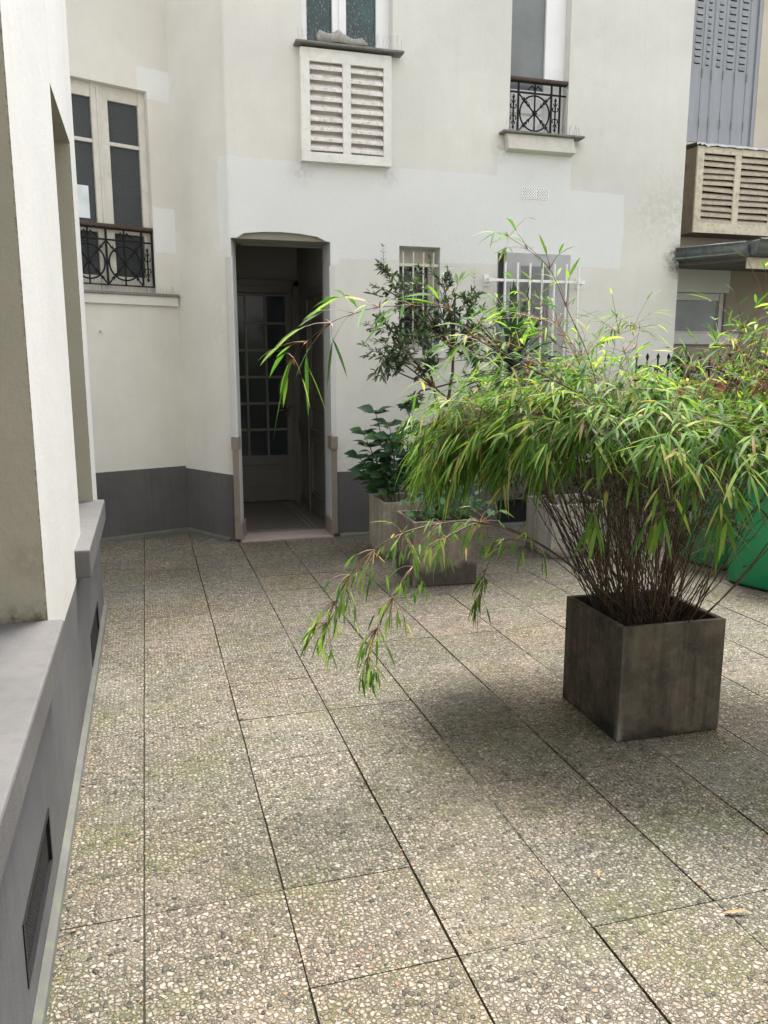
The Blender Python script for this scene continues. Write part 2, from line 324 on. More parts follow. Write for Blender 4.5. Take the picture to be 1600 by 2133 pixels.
M['cane_light'] = simple('tan_twig', (.20, .13, .07), .5, var=.3, sc=30, bump=0)
M['sheath'] = simple('rusty_sheath', (.34, .13, .04), .6, var=.3, sc=40, bump=0)
M['bark'] = simple('brown_bark', (.10, .058, .038), .85, var=.3, sc=40, bump=.6)
M['green_stem'] = simple('green_stem', (.07, .10, .03), .6, var=.3, sc=30, bump=0)

# ------------------------------------------------------------------ mesh builder
class MB:
    def __init__(s): s.v = []; s.f = []; s.sm = []
    def add(s, vs, fs, smooth=False):
        n = len(s.v); s.v += [tuple(a) for a in vs]; s.f += [tuple(n+i for i in q) for q in fs]; s.sm += [smooth]*len(fs); return s
    def quad(s, a, b, c, d): return s.add((a, b, c, d), ((0, 1, 2, 3),))
    def box(s, x0, x1, y0, y1, z0, z1): return s.fbox(V((0, 0, 0)), V((1, 0, 0)), V((0, 1, 0)), x0, x1, y0, y1, z0, z1)
    def fbox(s, o, d, n, a0, a1, b0, b1, z0, z1):     # box in a frame: along d, along n, up
        P = lambda a, b, z: o+d*a+n*b+V((0, 0, z))
        vs = [P(a, b, z) for z in (z0, z1) for b in (b0, b1) for a in (a0, a1)]
        fs = [(0, 2, 3, 1), (4, 5, 7, 6), (0, 1, 5, 4), (2, 6, 7, 3), (0, 4, 6, 2), (1, 3, 7, 5)]
        if d.cross(n).z < 0: fs = [q[::-1] for q in fs]
        return s.add(vs, fs)
    def tube(s, pts, r, n=5, cap=True, smooth=True):
        pts = [V(p) for p in pts]; rs = r if isinstance(r, (list, tuple)) else [r]*len(pts)
        vs = []; up = None
        for i, p in enumerate(pts):
            t = (pts[min(i+1, len(pts)-1)]-pts[max(i-1, 0)])
            if t.length < 1e-9: t = V((0, 0, 1))
            t.normalize()
            if up is None: up = t.orthogonal().normalized()
            else:
                up = up-t*up.dot(t)
                up = up.normalized() if up.length > 1e-6 else t.orthogonal().normalized()
            w_ = t.cross(up)
            for k in range(n): a = 2*pi*k/n; vs.append(p+(up*cos(a)+w_*sin(a))*rs[i])
        fs = [(i*n+k, i*n+(k+1) % n, (i+1)*n+(k+1) % n, (i+1)*n+k) for i in range(len(pts)-1) for k in range(n)]
        s.add(vs, fs, smooth)
        if cap: s.add([vs[k] for k in range(n)], (tuple(range(n))[::-1],)); s.add([vs[-n+k] for k in range(n)], (tuple(range(n)),))
        return s
    def lathe(s, c, prof, n=12, smooth=True):
        c = V(c); vs = [c+V((r*cos(2*pi*k/n), r*sin(2*pi*k/n), z)) for r, z in prof for k in range(n)]
        return s.add(vs, [(i*n+k, i*n+(k+1) % n, (i+1)*n+(k+1) % n, (i+1)*n+k) for i in range(len(prof)-1) for k in range(n)], smooth)
    def prism(s, pts, off, smooth=False):              # polygon swept by a vector
        n = len(pts); a = [V(p) for p in pts]; b = [p+V(off) for p in a]
        return s.add(a+b, [tuple(range(n))[::-1], tuple(range(n, 2*n))]+[(i, (i+1) % n, n+(i+1) % n, n+i) for i in range(n)], smooth)
    def leaf(s, base, d, nrm, L, W, droop=.25, prof=((.0, .10), (.22, .85), (.5, 1.), (.78, .62), (1., 0.)), fold=.25):
        d = V(d).normalized(); side = d.cross(V(nrm))
        if side.length < 1e-4: side = d.orthogonal()
        side.normalize(); up = side.cross(d); vs = []
        for t, wd in prof:
            c = V(base)+d*(L*t)+V((0, 0, -1))*(droop*L*t*t)
            hw = W*wd*.5
            if wd == 0: vs.append(c)
            else: vs += [c-side*hw+up*(hw*fold), c, c+side*hw+up*(hw*fold)]
        fs = []
        for i in range(len(prof)-1):
            a = 3*i
            if prof[i+1][1] == 0: fs += [(a, a+1, a+3), (a+1, a+2, a+3)]
            else: fs += [(a, a+1, a+4, a+3), (a+1, a+2, a+5, a+4)]
        return s.add(vs, fs, True)
    def build(s, name, mat, parent=None, bevel=0, origin=None):
        me = bpy.data.meshes.new(name); o = bpy.data.objects.new(name, me); COL.objects.link(o)
        off = V(parent['_o']) if parent is not None and '_o' in parent else (V(origin) if origin else V((0, 0, 0)))
        par = off
        me.from_pydata([tuple(V(v)-off) for v in s.v], [], s.f); me.update()
        me.polygons.foreach_set('use_smooth', s.sm)
        me.materials.append(M[mat] if isinstance(mat, str) else mat)
        if parent is not None:
            o.parent = parent; o['_o'] = tuple(off)
        elif origin: o.location = off; o['_o'] = tuple(off)
        if bevel:
            b = o.modifiers.new('bevel', 'BEVEL'); b.width = bevel; b.segments = 2; b.limit_method = 'ANGLE'; b.angle_limit = radians(40)
            b.harden_normals = False
        return o

def tag(o, label, cat, group=None):
    o['label'] = label; o['category'] = cat
    if group: o['group'] = group
    return o
def thing(name, loc, label, cat, group=None):
    o = bpy.data.objects.new(name, None); COL.objects.link(o); o.location = loc; o['_o'] = tuple(loc); o.empty_display_size = .1
    return tag(o, label, cat, group)
def struct(o): o['kind'] = 'structure'; return o

def wallgrid(mb, o, d, inn, s0, s1, z0, z1, ops):
    """front skin of a wall with openings (a0,a1,b0,b1,depth) and their reveals"""
    o = V(o); d = V(d); inn = V(inn); up = V((0, 0, 1))
    S = sorted({s0, s1} | {min(max(q, s0), s1) for a in ops for q in a[:2]}); Z = sorted({z0, z1} | {min(max(q, z0), z1) for a in ops for q in a[2:4]})
    P = lambda a, z, k=0: o+d*a+up*z+inn*k
    for i in range(len(S)-1):
        for j in range(len(Z)-1):
            cs, cz = (S[i]+S[i+1])/2, (Z[j]+Z[j+1])/2
            if any(a[0] < cs < a[1] and a[2] < cz < a[3] for a in ops): continue
            mb.quad(P(S[i], Z[j]), P(S[i+1], Z[j]), P(S[i+1], Z[j+1]), P(S[i], Z[j+1]))
def reveals(mb, o, d, inn, a0, a1, z0, z1, k, sides='LRTB'):
    o = V(o); d = V(d); inn = V(inn); up = V((0, 0, 1)); P = lambda a, z, q=0: o+d*a+up*z+inn*q
    if 'L' in sides: mb.quad(P(a0, z0), P(a0, z0, k), P(a0, z1, k), P(a0, z1))
    if 'R' in sides: mb.quad(P(a1, z0), P(a1, z1), P(a1, z1, k), P(a1, z0, k))
    if 'T' in sides: mb.quad(P(a0, z1), P(a0, z1, k), P(a1, z1, k), P(a1, z1))
    if 'B' in sides: mb.quad(P(a0, z0), P(a1, z0), P(a1, z0, k), P(a0, z0, k))

# ------------------------------------------------------------------ ground
g = MB(); g.box(-60, 60, -60, 60, -.3, -.012); struct(g.build('ground', 'joint'))
rnd = random.Random(4)
pv = MB()
xs = [-.48+.4*k for k in range(0, 22)]; ys = [1.76-.4045*7+.4045*k for k in range(0, 28)]
for i in range(len(xs)-1):
    for j in range(len(ys)-1):
        x0, x1, y0, y1 = xs[i], xs[i+1], ys[j], ys[j+1]
        if x0 > 4.9 and y0 > 6.2: continue
        gx = .0032; gy = rnd.choice((.0005, .0009, .0014, .0018)); z = rnd.uniform(-.0012, .0012)
        zz = [z+rnd.uniform(-.0008, .0008) for _ in range(4)]
        jx = rnd.uniform(-.0015, .0015); jy = rnd.uniform(-.0012, .0012)
        a = [(x0+gx+jx, y0+gy+jy), (x1-gx+jx, y0+gy+jy), (x1-gx+jx, y1-gy+jy), (x0+gx+jx, y1-gy+jy)]
        vs = [(p[0], p[1], q) for p, q in zip(a, zz)]+[(p[0], p[1], -.011) for p in a]
        pv.add(vs, [(0, 1, 2, 3), (0, 4, 5, 1), (1, 5, 6, 2), (2, 6, 7, 3), (3, 7, 4, 0)])
struct(pv.build('courtyard_paving', 'pebble'))

# ------------------------------------------------------------------ rear building
YF = 7.05
fb = thing('courtyard_building', (2.9, YF, 0), 'cream rendered building with grey painted base and open dark doorway', 'building')
poly = [(.324, 7.732), (.42, 7.567), (.51, 7.412), (.585, 7.283), (.637, 7.195), (.672, 7.138), (.70, 7.098), (.72, 7.067), (.736, 7.05)]
OP = [(.736, 1.58, -1, 2.66, .28), (1.365, 2.135, 4.12, 6.2, .16), (3.22, 3.795, 3.57, 6.0, .16), (2.2, 2.583, 1.68, 2.573, .3), (3.14, 3.86, 1.2, 2.55, .2), (3.2, 3.55, .03, .26, .2)]
PL = .595; TOP = 6.7
XE = 5.06
def curve_wall(mb, z0, z1):
    n = len(poly)
    vs = [(p[0], p[1], z) for z in (z0, z1) for p in poly]
    mb.add(vs, [(i, i+1, n+i+1, n+i) for i in range(n-1)], True)
    nr = []
    for i in range(n):                 # rounded arris: normals turn gradually into the flat wall
        t = min(1, max(0, (i-1)/(n-2))); a = radians(-59.6)*(1-t); nr.append((sin(a), -cos(a), 0))
    return nr+nr
wl = MB(); wallgrid(wl, (0, YF, 0), (1, 0, 0), (0, 1, 0), .736, XE, PL, TOP, OP); 
for zz in ((PL, TOP, 'facade', 'wall'), (0, PL, 'plinth', 'plinth')):
    cw = MB(); nr = curve_wall(cw, zz[0], zz[1]); o = cw.build(zz[3], zz[2], fb); o.data.normals_split_custom_set_from_vertices(nr)
wl.quad((XE, YF, PL), (XE, 9.5, PL), (XE, 9.5, TOP), (XE, YF, TOP))
for a in OP[1:5]: reveals(wl, (0, YF, 0), (1, 0, 0), (0, 1, 0), *a)
wl.box(.9, XE-.01, YF+.6, YF+.7, 2.62, TOP); wl.box(1.72, XE-.01, YF+.6, YF+.7, PL, 2.62)
wl.quad((-.5, 7, TOP), (XE, YF, TOP), (XE, 9.5, TOP), (-.5, 9.5, TOP))
wl.build('wall', 'facade', fb)
pl = MB(); wallgrid(pl, (0, YF, 0), (1, 0, 0), (0, 1, 0), .736, XE, 0, PL, OP)
pl.quad((XE, YF, 0), (XE, 9.5, 0), (XE, 9.5, PL), (XE, YF, PL))
reveals(pl, (0, YF, 0), (1, 0, 0), (0, 1, 0), *OP[5]); pl.build('plinth', 'plinth', fb)
# side wing with the window
LO = V((LBC[0], LBC[1], 0)); LD = V((LBD[0], LBD[1], 0)); LI = V((-.3665, .93042, 0)); LN = -LI
lw = MB(); LOP = [(.205, 1.0, 2.16, 3.83, .11)]
wallgrid(lw, LO, LD, LI, 0, 2.6, PL+.02, TOP, LOP); reveals(lw, LO, LD, LI, *LOP[0])
o = lw.build('wall', 'recessed', fb); o['label'] = 'set back wing wall left of the inner corner'
lp = MB(); wallgrid(lp, LO, LD, LI, 0, 2.6, 0, PL+.02, []); lp.build('plinth', 'plinth', fb)
# mortar strips at the foot
st = MB()
def strip(mb, pts, w_, h_):
    for a, b in zip(pts[:-1], pts[1:]):
        a = V((a[0], a[1], 0)); b = V((b[0], b[1], 0)); d = (b-a); L = d.length; d.normalize(); n = V((d.y, -d.x, 0))
        P = lambda s, q, z: a+d*s+n*q+V((0, 0, z))
        mb.add([P(0, .001, 0), P(0, w_, 0), P(0, w_*.85, h_*.55), P(0, .001, h_), P(L, .001, 0), P(L, w_, 0), P(L, w_*.85, h_*.55), P(L, .001, h_)],
               [(1, 5, 6, 2), (2, 6, 7, 3), (0, 1, 2, 3), (4, 7, 6, 5)])
strip(st, [(LBC[0]+LBD[0]*2.0, LBC[1]+LBD[1]*2.0), (LBC[0]+LBD[0]*.9, LBC[1]+LBD[1]*.9), (LBC[0]+LBD[0]*.4, LBC[1]+LBD[1]*.4), LBC], .035, .03)
strip(st, [poly[0], poly[3], (.672, 7.138)], .035, .03)
strip(st, [(1.64, YF), (2.3, YF), (3.2, YF), (5.0, YF)], .035, .03)
st.build('base_strip', 'strip', fb)
# doorway: lintel, jambs, threshold, guards
lt = MB()   # arched front lip over the opening
arc = [(.736, 2.58), (.79, 2.583), (.815, 2.60), (.85, 2.622), (1.0, 2.638), (1.16, 2.643), (1.32, 2.636), (1.47, 2.618), (1.515, 2.597), (1.545, 2.583), (1.58, 2.58)]
for (xa, za), (xb, zb) in zip(arc[:-1], arc[1:]):
    lt.add([(xa, YF, za), (xb, YF, zb), (xb, YF, 2.66), (xa, YF, 2.66), (xa, YF+.035, za), (xb, YF+.035, zb)], [(0, 1, 2, 3), (0, 4, 5, 1)])
lt.build('arched_lintel', 'facade', fb)
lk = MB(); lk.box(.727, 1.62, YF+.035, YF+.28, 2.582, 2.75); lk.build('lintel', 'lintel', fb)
jb = MB()
jb.add([(.736, YF, 0), (.805, YF+.28, 0), (.805, YF+.28, 2.6), (.736, YF, 2.6)], [(0, 1, 2, 3)])
jb.add([(1.58, YF, 0), (1.58, YF, 2.6), (1.575, YF+.28, 2.6), (1.575, YF+.28, 0)], [(0, 1, 2, 3)])
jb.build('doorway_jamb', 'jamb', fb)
cb = MB()
cb.prism([(.700, 7.090, .93), (.736, YF-.004, .93), (.745, YF-.004, .93), (.745, YF+.01, .93)], (0, 0, 1.50))
cb.build('corner_bead', 'white_wall', fb)
cb = MB(); cb.box(1.57, 1.618, YF-.004, YF+.004, .93, 2.38); cb.build('corner_bead', 'white_wall', fb)
def guard(sgn):
    q = MB()
    if sgn < 0:   # left
        q.fbox(V((.746, YF-.012, 0)), V((-.80, .60, 0)).normalized(), V((-.6, -.8, 0)).normalized(), 0, .055, 0, .012, .03, .82)
        q.fbox(V((.748, YF-.012, 0)), V((-.80, .60, 0)).normalized(), V((-.6, -.8, 0)).normalized(), 0, .062, 0, .022, .82, .93)
        q.fbox(V((.738, YF-.02, 0)), V((.24, .97, 0)), V((.97, -.24, 0)), 0, .12, 0, .012, .82, .93)
        q.fbox(V((.738, YF-.02, 0)), V((.24, .97, 0)), V((.97, -.24, 0)), 0, .28, .0, .018, .003, .165)
    else:
        q.box(1.568, 1.618, YF-.014, YF-.001, .03, .80); q.box(1.562, 1.624, YF-.024, YF-.001, .80, .915)
        q.box(1.562, 1.5795, YF-.012, YF+.12, .80, .915); q.box(1.560, 1.5795, YF-.02, YF+.26, .003, .16)
    q.build('corner_guard', 'guard', fb, bevel=.002)
guard(-1); guard(1)
th = MB(); th.add([(.745, YF-.028, .012), (1.575, YF-.028, .012), (1.572, YF+.30, .018), (.812, YF+.30, .018), (.745, YF-.028, -.01), (1.575, YF-.028, -.01)], [(0, 1, 2, 3), (4, 5, 1, 0)])
th.build('threshold', 'threshold', fb)
# vestibule
VY0, VY1, VX1, VX0 = YF+.28, 9.06, 1.655, .70
vs_ = MB()
vs_.box(VX0, VX1, VY1, VY1+.1, 0, 3.0)
vs_.box(VX0-.05, VX0, VY0, VY1+.1, 0, 3.0); vs_.box(VX1, VX1+.1, VY0-.05, VY1+.1, 0, 3.0); vs_.box(VX0-.05, VX1+.1, VY0, VY1+.1, 3.0, 3.1)
vs_.box(VX0-.05, .803, VY0, VY0+.05, 0, 3.0); vs_.box(1.577, VX1+.05, VY0, VY0+.05, 0, 3.0); vs_.box(.803, 1.577, VY0+.001, VY0+.05, 2.58, 3.0)
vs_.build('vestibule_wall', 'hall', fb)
vf = MB(); vf.box(VX0, VX1, VY0+.02, VY1, -.01, .018); vf.build('mosaic_floor', 'mosaic', fb)
vb = MB(); vb.box(VX1-.165, VX1-.15, VY0+.12, VY1, .018, .0195); vb.box(VX1-.215, VX1-.20, VY0+.12, VY1, .018, .0195); vb.box(.80, 1.5, VY0+.07, VY0+.085, .018, .0195)
vb.build('mosaic_border', 'mosaic_band', fb)
# glazed door
Y = VY1
fr = MB(); fr.box(1.575, 1.64, Y-.05, Y, .0, 2.37); fr.box(.71, 1.64, Y-.05, Y, 2.31, 2.42); fr.box(1.595, 1.655, Y-.07, Y-.045, .0, 2.44); fr.box(.71, 1.655, Y-.07, Y-.045, 2.385, 2.45)
fr.build('door_frame', 'door_paint', fb, bevel=.004)
dr = MB()
dr.box(1.505, 1.572, Y-.045, Y-.005, .03, 2.305); dr.box(.72, 1.505, Y-.045, Y-.005, 2.28, 2.305); dr.box(.72, 1.505, Y-.045, Y-.005, .46, .545); dr.box(.72, 1.505, Y-.045, Y-.005, .03, .15); dr.box(.72, 1.505, Y-.03, Y-.012, .15, .46)
dr.box(.72, 1.49, Y-.052, Y-.044, .445, .46); dr.box(.72, 1.49, Y-.052, Y-.044, .15, .165); dr.box(1.475, 1.49, Y-.052, Y-.044, .165, .445)
dr.box(.72, 1.455, Y-.042, Y-.028, .40, .41); dr.box(.72, 1.455, Y-.042, Y-.028, .20, .21); dr.box(1.445, 1.455, Y-.042, Y-.028, .21, .40)
for x in (1.075, 1.29): dr.box(x-.013, x+.013, Y-.042, Y-.008, .545, 2.28)
for k in range(1, 6): z = .545+(2.28-.545)*k/6; dr.box(.72, 1.505, Y-.040, Y-.010, z-.014, z+.014)
dp = dr.build('glazed_door', 'door_paint', fb, bevel=.002)
gp = MB(); gp.box(.66, 1.50, Y-.024, Y-.020, .54, 2.285); gp.build('pane', 'glass_dark', dp)
hd = MB(); hd.tube([(1.52, Y-.045, 1.05), (1.52, Y-.09, 1.05)], .012, 8); hd.tube([(1.52, Y-.09, 1.05), (1.46, Y-.095, 1.05), (1.40, Y-.09, 1.045)], .009, 8); hd.box(1.505, 1.535, Y-.052, Y-.044, .97, 1.10)
hd.tube([(1.52, Y-.055, .995), (1.52, Y-.075, .99)], .008, 6); hd.box(1.485, 1.57, Y-.062, Y-.045, 1.07, 1.10); hd.build('handle', 'brass', dp)
# panelled side door on the right of the vestibule
X = VX1
sdr = MB(); sdr.box(X-.03, X, 7.42, 8.40, .02, 2.2); sdr.box(X-.045, X-.028, 8.33, 8.42, 0, 2.28); sdr.box(X-.045, X-.028, 7.38, 8.33, 2.2, 2.28)
for z0, z1 in ((.22, .80), (.88, 1.12), (1.20, 2.1)):
    for (a, b) in ((7.5, 8.22),):
        for (q0, q1, r0, r1) in ((a, b, z0, z0+.02), (a, b, z1-.02, z1), (a, a+.02, z0, z1), (b-.02, b, z0, z1)): sdr.box(X-.042, X-.03, q0, q1, r0, r1)
        for (q0, q1, r0, r1) in ((a+.06, b-.06, z0+.05, z0+.06), (a+.06, b-.06, z1-.06, z1-.05), (b-.07, b-.06, z0+.06, z1-.06)): sdr.box(X-.036, X-.03, q0, q1, r0, r1)
sdr.build('panelled_door', 'door_paint', fb, bevel=.002)
dd = MB(); dd.box(X-.03, X, 8.44, 9.0, .80, .92); dd.build('dado_rail', 'door_paint', fb); dd = MB(); dd.box(X-.02, X, 8.44, 8.95, .018, .12); dd.build('skirting_board', 'door_paint', fb)
# --- windows
def spikes(parent, P, n, L=.09, r=.0011, seed=1, fan=.35):
    """P(u) -> base point; fans of thin upright wires"""
    R_ = random.Random(seed); mb = MB()
    for k in range(n):
        b = V(P((k+.5)/n)); t = V((R_.uniform(-fan, fan), R_.uniform(-.6, .15), 1)).normalized()
        mb.tube([b, b+t*L*R_.uniform(.8, 1.1)], r, 3, cap=False)
    return mb.build('bird_spikes', 'spike', parent)
# window above the louvred box
def casement(parent, o, d, n, a0, a1, z0, z1, mats, glass_cols, zs, fr_w=.05, deep=.16, label=None):
    """o origin, d along, n outward; frame set back by deep; glass_cols list of (a,b); zs list of (z0,z1)"""
    fw = MB(); mm, gm = mats
    A = sorted([a0]+[q for c in glass_cols for q in c]+[a1]); Z = sorted([z0]+[q for c in zs for q in c]+[z1])
    o = V(o)-V(n)*deep
    for i in range(len(A)-1):
        solid = not any(abs(A[i]-c[0]) < 1e-6 for c in glass_cols)
        if solid: fw.fbox(o, V(d), V(n), A[i], A[i+1], 0, .05, z0, z1)
        else:
            for j in range(len(Z)-1):
                if not any(abs(Z[j]-c[0]) < 1e-6 for c in zs): fw.fbox(o, V(d), V(n), A[i], A[i+1], .004, .042, Z[j], Z[j+1])
    for c in glass_cols:
        if c[0] != A[1]: fw.fbox(o, V(d), V(n), c[0]-.065, c[0]-.045, .05, .062, z0+.03, z1-.03)
    f = fw.build('window', mm, parent, bevel=.004)
    gb = MB(); gb.fbox(o, V(d), V(n), a0+.01, a1-.01, .018, .022, z0+.01, z1-.01); gb.build('pane', gm, f)
    return f
YX = V((1, 0, 0)); YN = V((0, -1, 0))
f1 = casement(fb, (0, YF, 0), YX, YN, 1.365, 2.135, 4.12, 6.2, ('white_paint', 'glass_drops'), [(1.425, 1.64), (1.76, 2.02)], [(4.155, 5.0), (5.04, 6.1)], deep=.15)
sb = MB(); sb.box(1.29, 2.205, YF-.115, YF+.14, 4.092, 4.112); o = sb.build('sill', 'sill', f1, bevel=.006)
spikes(f1, lambda u: (1.31+.88*u, YF-.10, 4.112), 38, .10, seed=3)
# louvred larder box
def louvre_box(parent, x0, x1, z0, z1, yb, yf, fm, sm, side, n, marg=(.075, .09, .07, .07), mid=.06, name='louvred_box', crook=.0, seed=2, lo=.55, hi=.84):
    R_ = random.Random(seed)
    mb = MB(); l_, t_, b_, r_ = marg; xm = (x0+x1)/2
    T = .022
    mb.box(x0, x0+l_, yf, yf+T, z0, z1); mb.box(x1-r_, x1, yf, yf+T, z0, z1); mb.box(x0+l_, x1-r_, yf, yf+T, z1-t_, z1); mb.box(x0+l_, x1-r_, yf, yf+T, z0, z0+b_)
    mb.box(xm-mid/2, xm+mid/2, yf, yf+T, z0+b_, z1-t_)
    bx = mb.build(name, fm, parent, bevel=.002)
    s = MB(); s.box(x0, x0+.02, yf+T, yb, z0, z1-.001); s.box(x1-.02, x1, yf+T, yb, z0, z1-.001); s.box(x0+.02, x1-.02, yf+T, yb, z0+.001, z0+.02); s.box(x0+.02, x1-.02, yf+T, yb, z1-.02, z1-.002)
    s.build('casing', side, bx)
    bk = MB(); bk.box(x0+.021, x1-.021, yf+.10, yf+.11, z0+.021, z1-.021); bk.build('dark_interior', 'dark_void', bx)
    for a, b in ((x0+l_, xm-mid/2), (xm+mid/2, x1-r_)):
        q = MB(); H = (z1-t_-z0-b_); p = H/n
        for k in range(n):
            zt = z1-t_-k*p; c = [R_.uniform(-crook, crook) for _ in range(4)]
            # each slat: a board leaning outwards at the bottom, thick front lip
            q.add([(a+.001, yf+.045, zt-.003+c[0]), (b-.001, yf+.045, zt-.003+c[1]), (b-.001, yf+.004, zt-p*lo+c[1]), (a+.001, yf+.004, zt-p*lo+c[0]),
                   (a+.001, yf+.004, zt-p*hi+c[0]), (b-.001, yf+.004, zt-p*hi+c[1]), (b-.001, yf+.045, zt-p*.2), (a+.001, yf+.045, zt-p*.2)],
                  [(3, 2, 1, 0), (4, 5, 2, 3), (7, 6, 5, 4), (0, 1, 6, 7)])
        q.build('slats', sm, bx)
    return bx
louvre_box(fb, 1.335, 2.105, 3.205, 4.075, YF, YF-.07, 'box_white', 'slat_white', 'box_white', 9, marg=(.075, .10, .075, .068), mid=.07, crook=.003)
# window with the small railing
f2 = casement(fb, (0, YF, 0), YX, YN, 3.22, 3.795, 3.57, 6.0, ('white_paint', 'glass_smoky'), [(3.25, 3.60)], [(3.98, 5.9)], deep=.15)
pz = MB(); pz.box(3.26, 3.58, YF+.098, YF+.104, 3.77, 3.785); pz.build('rail', 'cream_paint', f2)
sb = MB(); sb.box(3.12, 3.92, YF-.11, YF+.14, 3.555, 3.575); sb.build('sill', 'sill', f2, bevel=.006)
ap = MB(); ap.prism([(3.165, YF-.002, 3.555), (3.165, YF-.075, 3.555), (3.19, YF-.075, 3.43), (3.19, YF-.002, 3.415)], (.66, 0, 0)); ap.build('apron', 'cream_paint', f2, bevel=.004)
spikes(f2, lambda u: (3.14+.76*u, YF-.08, 3.575), 34, .085, seed=5)

def railing(parent, o, d, n, layout, z0, zr, zt, hx, posts, circles, finials):
    """o,d,n frame; posts: list of u; circles: (uc,r); finials: u"""
    o = V(o); d = V(d); n = V(n); P = lambda u, z, w_=0: o+d*u+n*w_+V((0, 0, z))
    mb = MB(); r = .006
    u0, u1 = layout
    mb.fbox(o, d, n, u0, u1, -.006, .006, z0, z0+.012); mb.fbox(o, d, n, u0, u1, -.006, .006, zr, zr+.014); mb.fbox(o, d, n, u0, u1, -.012, .012, zt-.008, zt)
    for u in posts: mb.fbox(o, d, n, u-.0075, u+.0075, -.007, .007, z0, zt)
    zc = (z0+zr)/2+.005
    for uc, rr in circles:
        mb.tube([P(uc+rr*cos(a*pi/14), zc+rr*1.02*sin(a*pi/14)) for a in range(29)], .0078, 5, False)
        mb.fbox(o, d, n, uc-.006, uc+.006, -.005, .005, z0, zt)
        h = (zr-z0)/2
        for sx, sz in ((1, 1), (1, -1), (-1, 1), (-1, -1)):
            mb.tube([P(uc, zc), P(uc+sx*rr*1.12, zc+sz*h*.98)], .007, 5, False)
            for q in (.35, .5, .65):      # leaf sprigs on the diagonals
                c = P(uc+sx*rr*1.12*q, zc+sz*h*.98*q, .004); t = (d*sx*rr+V((0, 0, sz*h))).normalized(); w2 = t.cross(n)
                for sg in (-1, 1): mb.tube([c-t*.01, c+t*.012+w2*sg*.010, c+t*.026+w2*sg*.016], [.006, .005, .0015], 4)
        for k in range(6):
            a = k*pi/3; c = P(uc, zc, .006); mb.tube([c, c+(d*cos(a)+V((0, 0, 1))*sin(a))*.026], [.009, .006], 5)
        mb.tube([P(uc, zc, 0), P(uc, zc, .02)], [.014, .008], 7)
        for sg in (-1, 1):               # scrolls under the handrail
            pts = []
            for k in range(17):
                a = -pi/2+k*.47; rad = .034*(1-k/22); pts.append(P(uc+sg*(.052+rad*cos(a+pi)*1.0), zr+.048+rad*sin(a+pi*.5)*.9))
            mb.tube([P(uc, zr+.012), P(uc+sg*.012, zr+.05)]+pts[2:], .0055, 4, False)
        mb.lathe(P(uc, zt-.045), [(.001, -.012), (.012, 0), (.009, .01), (.001, .02)], 8)
    for u in finials:
        mb.fbox(o, d, n, u-.006, u+.006, -.004, .004, zc-.11, zc+.11)
        for sz in (-1, 1):
            mb.lathe(P(u, zc+sz*.125), [(.001, -.022), (.011, -.006), (.012, .004), (.005, .014), (.001, .026)], 8)
            for sg in (-1, 1):
                mb.tube([P(u, zc+sz*.03), P(u+sg*.022, zc+sz*.035), P(u+sg*.028, zc+sz*.055), P(u+sg*.018, zc+sz*.066)], .0055, 4, False)
                mb.tube([P(u, zc+sz*.07), P(u+sg*.014, zc+sz*.085), P(u+sg*.018, zc+sz*.10)], .005, 4, False)
    ir = mb.build('balcony_railing', 'iron', parent)
    hr = MB(); pts = []
    hr.fbox(o, d, n, hx[0], hx[1], -.027, .027, zt, zt+.035); hr.build('handrail', 'rail_wood', ir, bevel=.01)
    return ir
railing(f2, (3.22, YF+.03, 0), YX, YN, (-.0, .565), 3.595, 3.925, 4.02, (.0, .575), (.008, .095, .42, .505), [(.257, .145)], (.05, .462))
# wing window
f3 = casement(fb, LO, LD, LN, .205, 1.0, 2.16, 3.83, ('cream_paint', 'glass_grid'), [(.265, .525), (.665, .94)], [(2.30, 2.655), (2.72, 3.365), (3.395, 3.72)], deep=.11)
sb = MB(); sb.fbox(LO, LD, LN, .006, 1.2, -.10, .045, 2.14, 2.165); sb.build('sill', 'sill', f3, bevel=.005)
ap = MB(); ap.fbox(LO, LD, LN, .012, 1.2, .0, .028, 2.06, 2.14); ap.build('apron', 'recessed', f3, bevel=.003)
pp = MB(); pp.fbox(LO, LD, LN, .72, .86, -.085, -.083, 2.76, 3.02); pp.build('pale_sheet', 'pale_patch', f3)  # thin pale blue-white sheet just in front of the left pane
spikes(f3, lambda u: LO+LD*(.03+.75*u)+LN*.02+V((0, 0, 2.165)), 30, .08, seed=8)
railing(f3, LO-LN*.02, LD, LN, (.207, 1.0), 2.215, 2.585, 2.685, (.207, 1.0), (.215, .31, .62, .93), [(.465, .138), (.775, .138)], (.262,))
# two barred ground floor windows
f4 = casement(fb, (0, YF, 0), YX, YN, 2.2, 2.583, 1.68, 2.573, ('cream_paint', 'clear_dark'), [(2.235, 2.53)], [(1.73, 2.42)], deep=.22)
sb = MB(); sb.prism([(2.15, YF-.06, 1.675), (2.15, YF-.06, 1.605), (2.15, YF-.002, 1.59), (2.15, YF-.002, 1.68)], (.49, 0, 0)); sb.build('sill', 'facade', f4, bevel=.004)
gr = MB()
for x in (2.245, 2.34, 2.435, 2.53): gr.tube([(x, YF+.03, 1.69), (x, YF+.03, 2.53)], .0085, 8)
gr.box(2.2, 2.575, YF+.022, YF+.038, 2.408, 2.43); gr.box(2.2, 2.575, YF+.022, YF+.038, 1.80, 1.82); gr.build('window_bars', 'cream_bar', f4)
f5 = casement(fb, (0, YF, 0), YX, YN, 3.14, 3.86, 1.2, 2.55, ('dim_white', 'frosted'), [(3.19, 3.80)], [(1.24, 2.50)], deep=.13)
fz = MB(); fz.box(3.20, 3.872, YF-.014, YF+.0, 1.19, 2.553); fz.build('frosted_screen', 'frosted', f5)
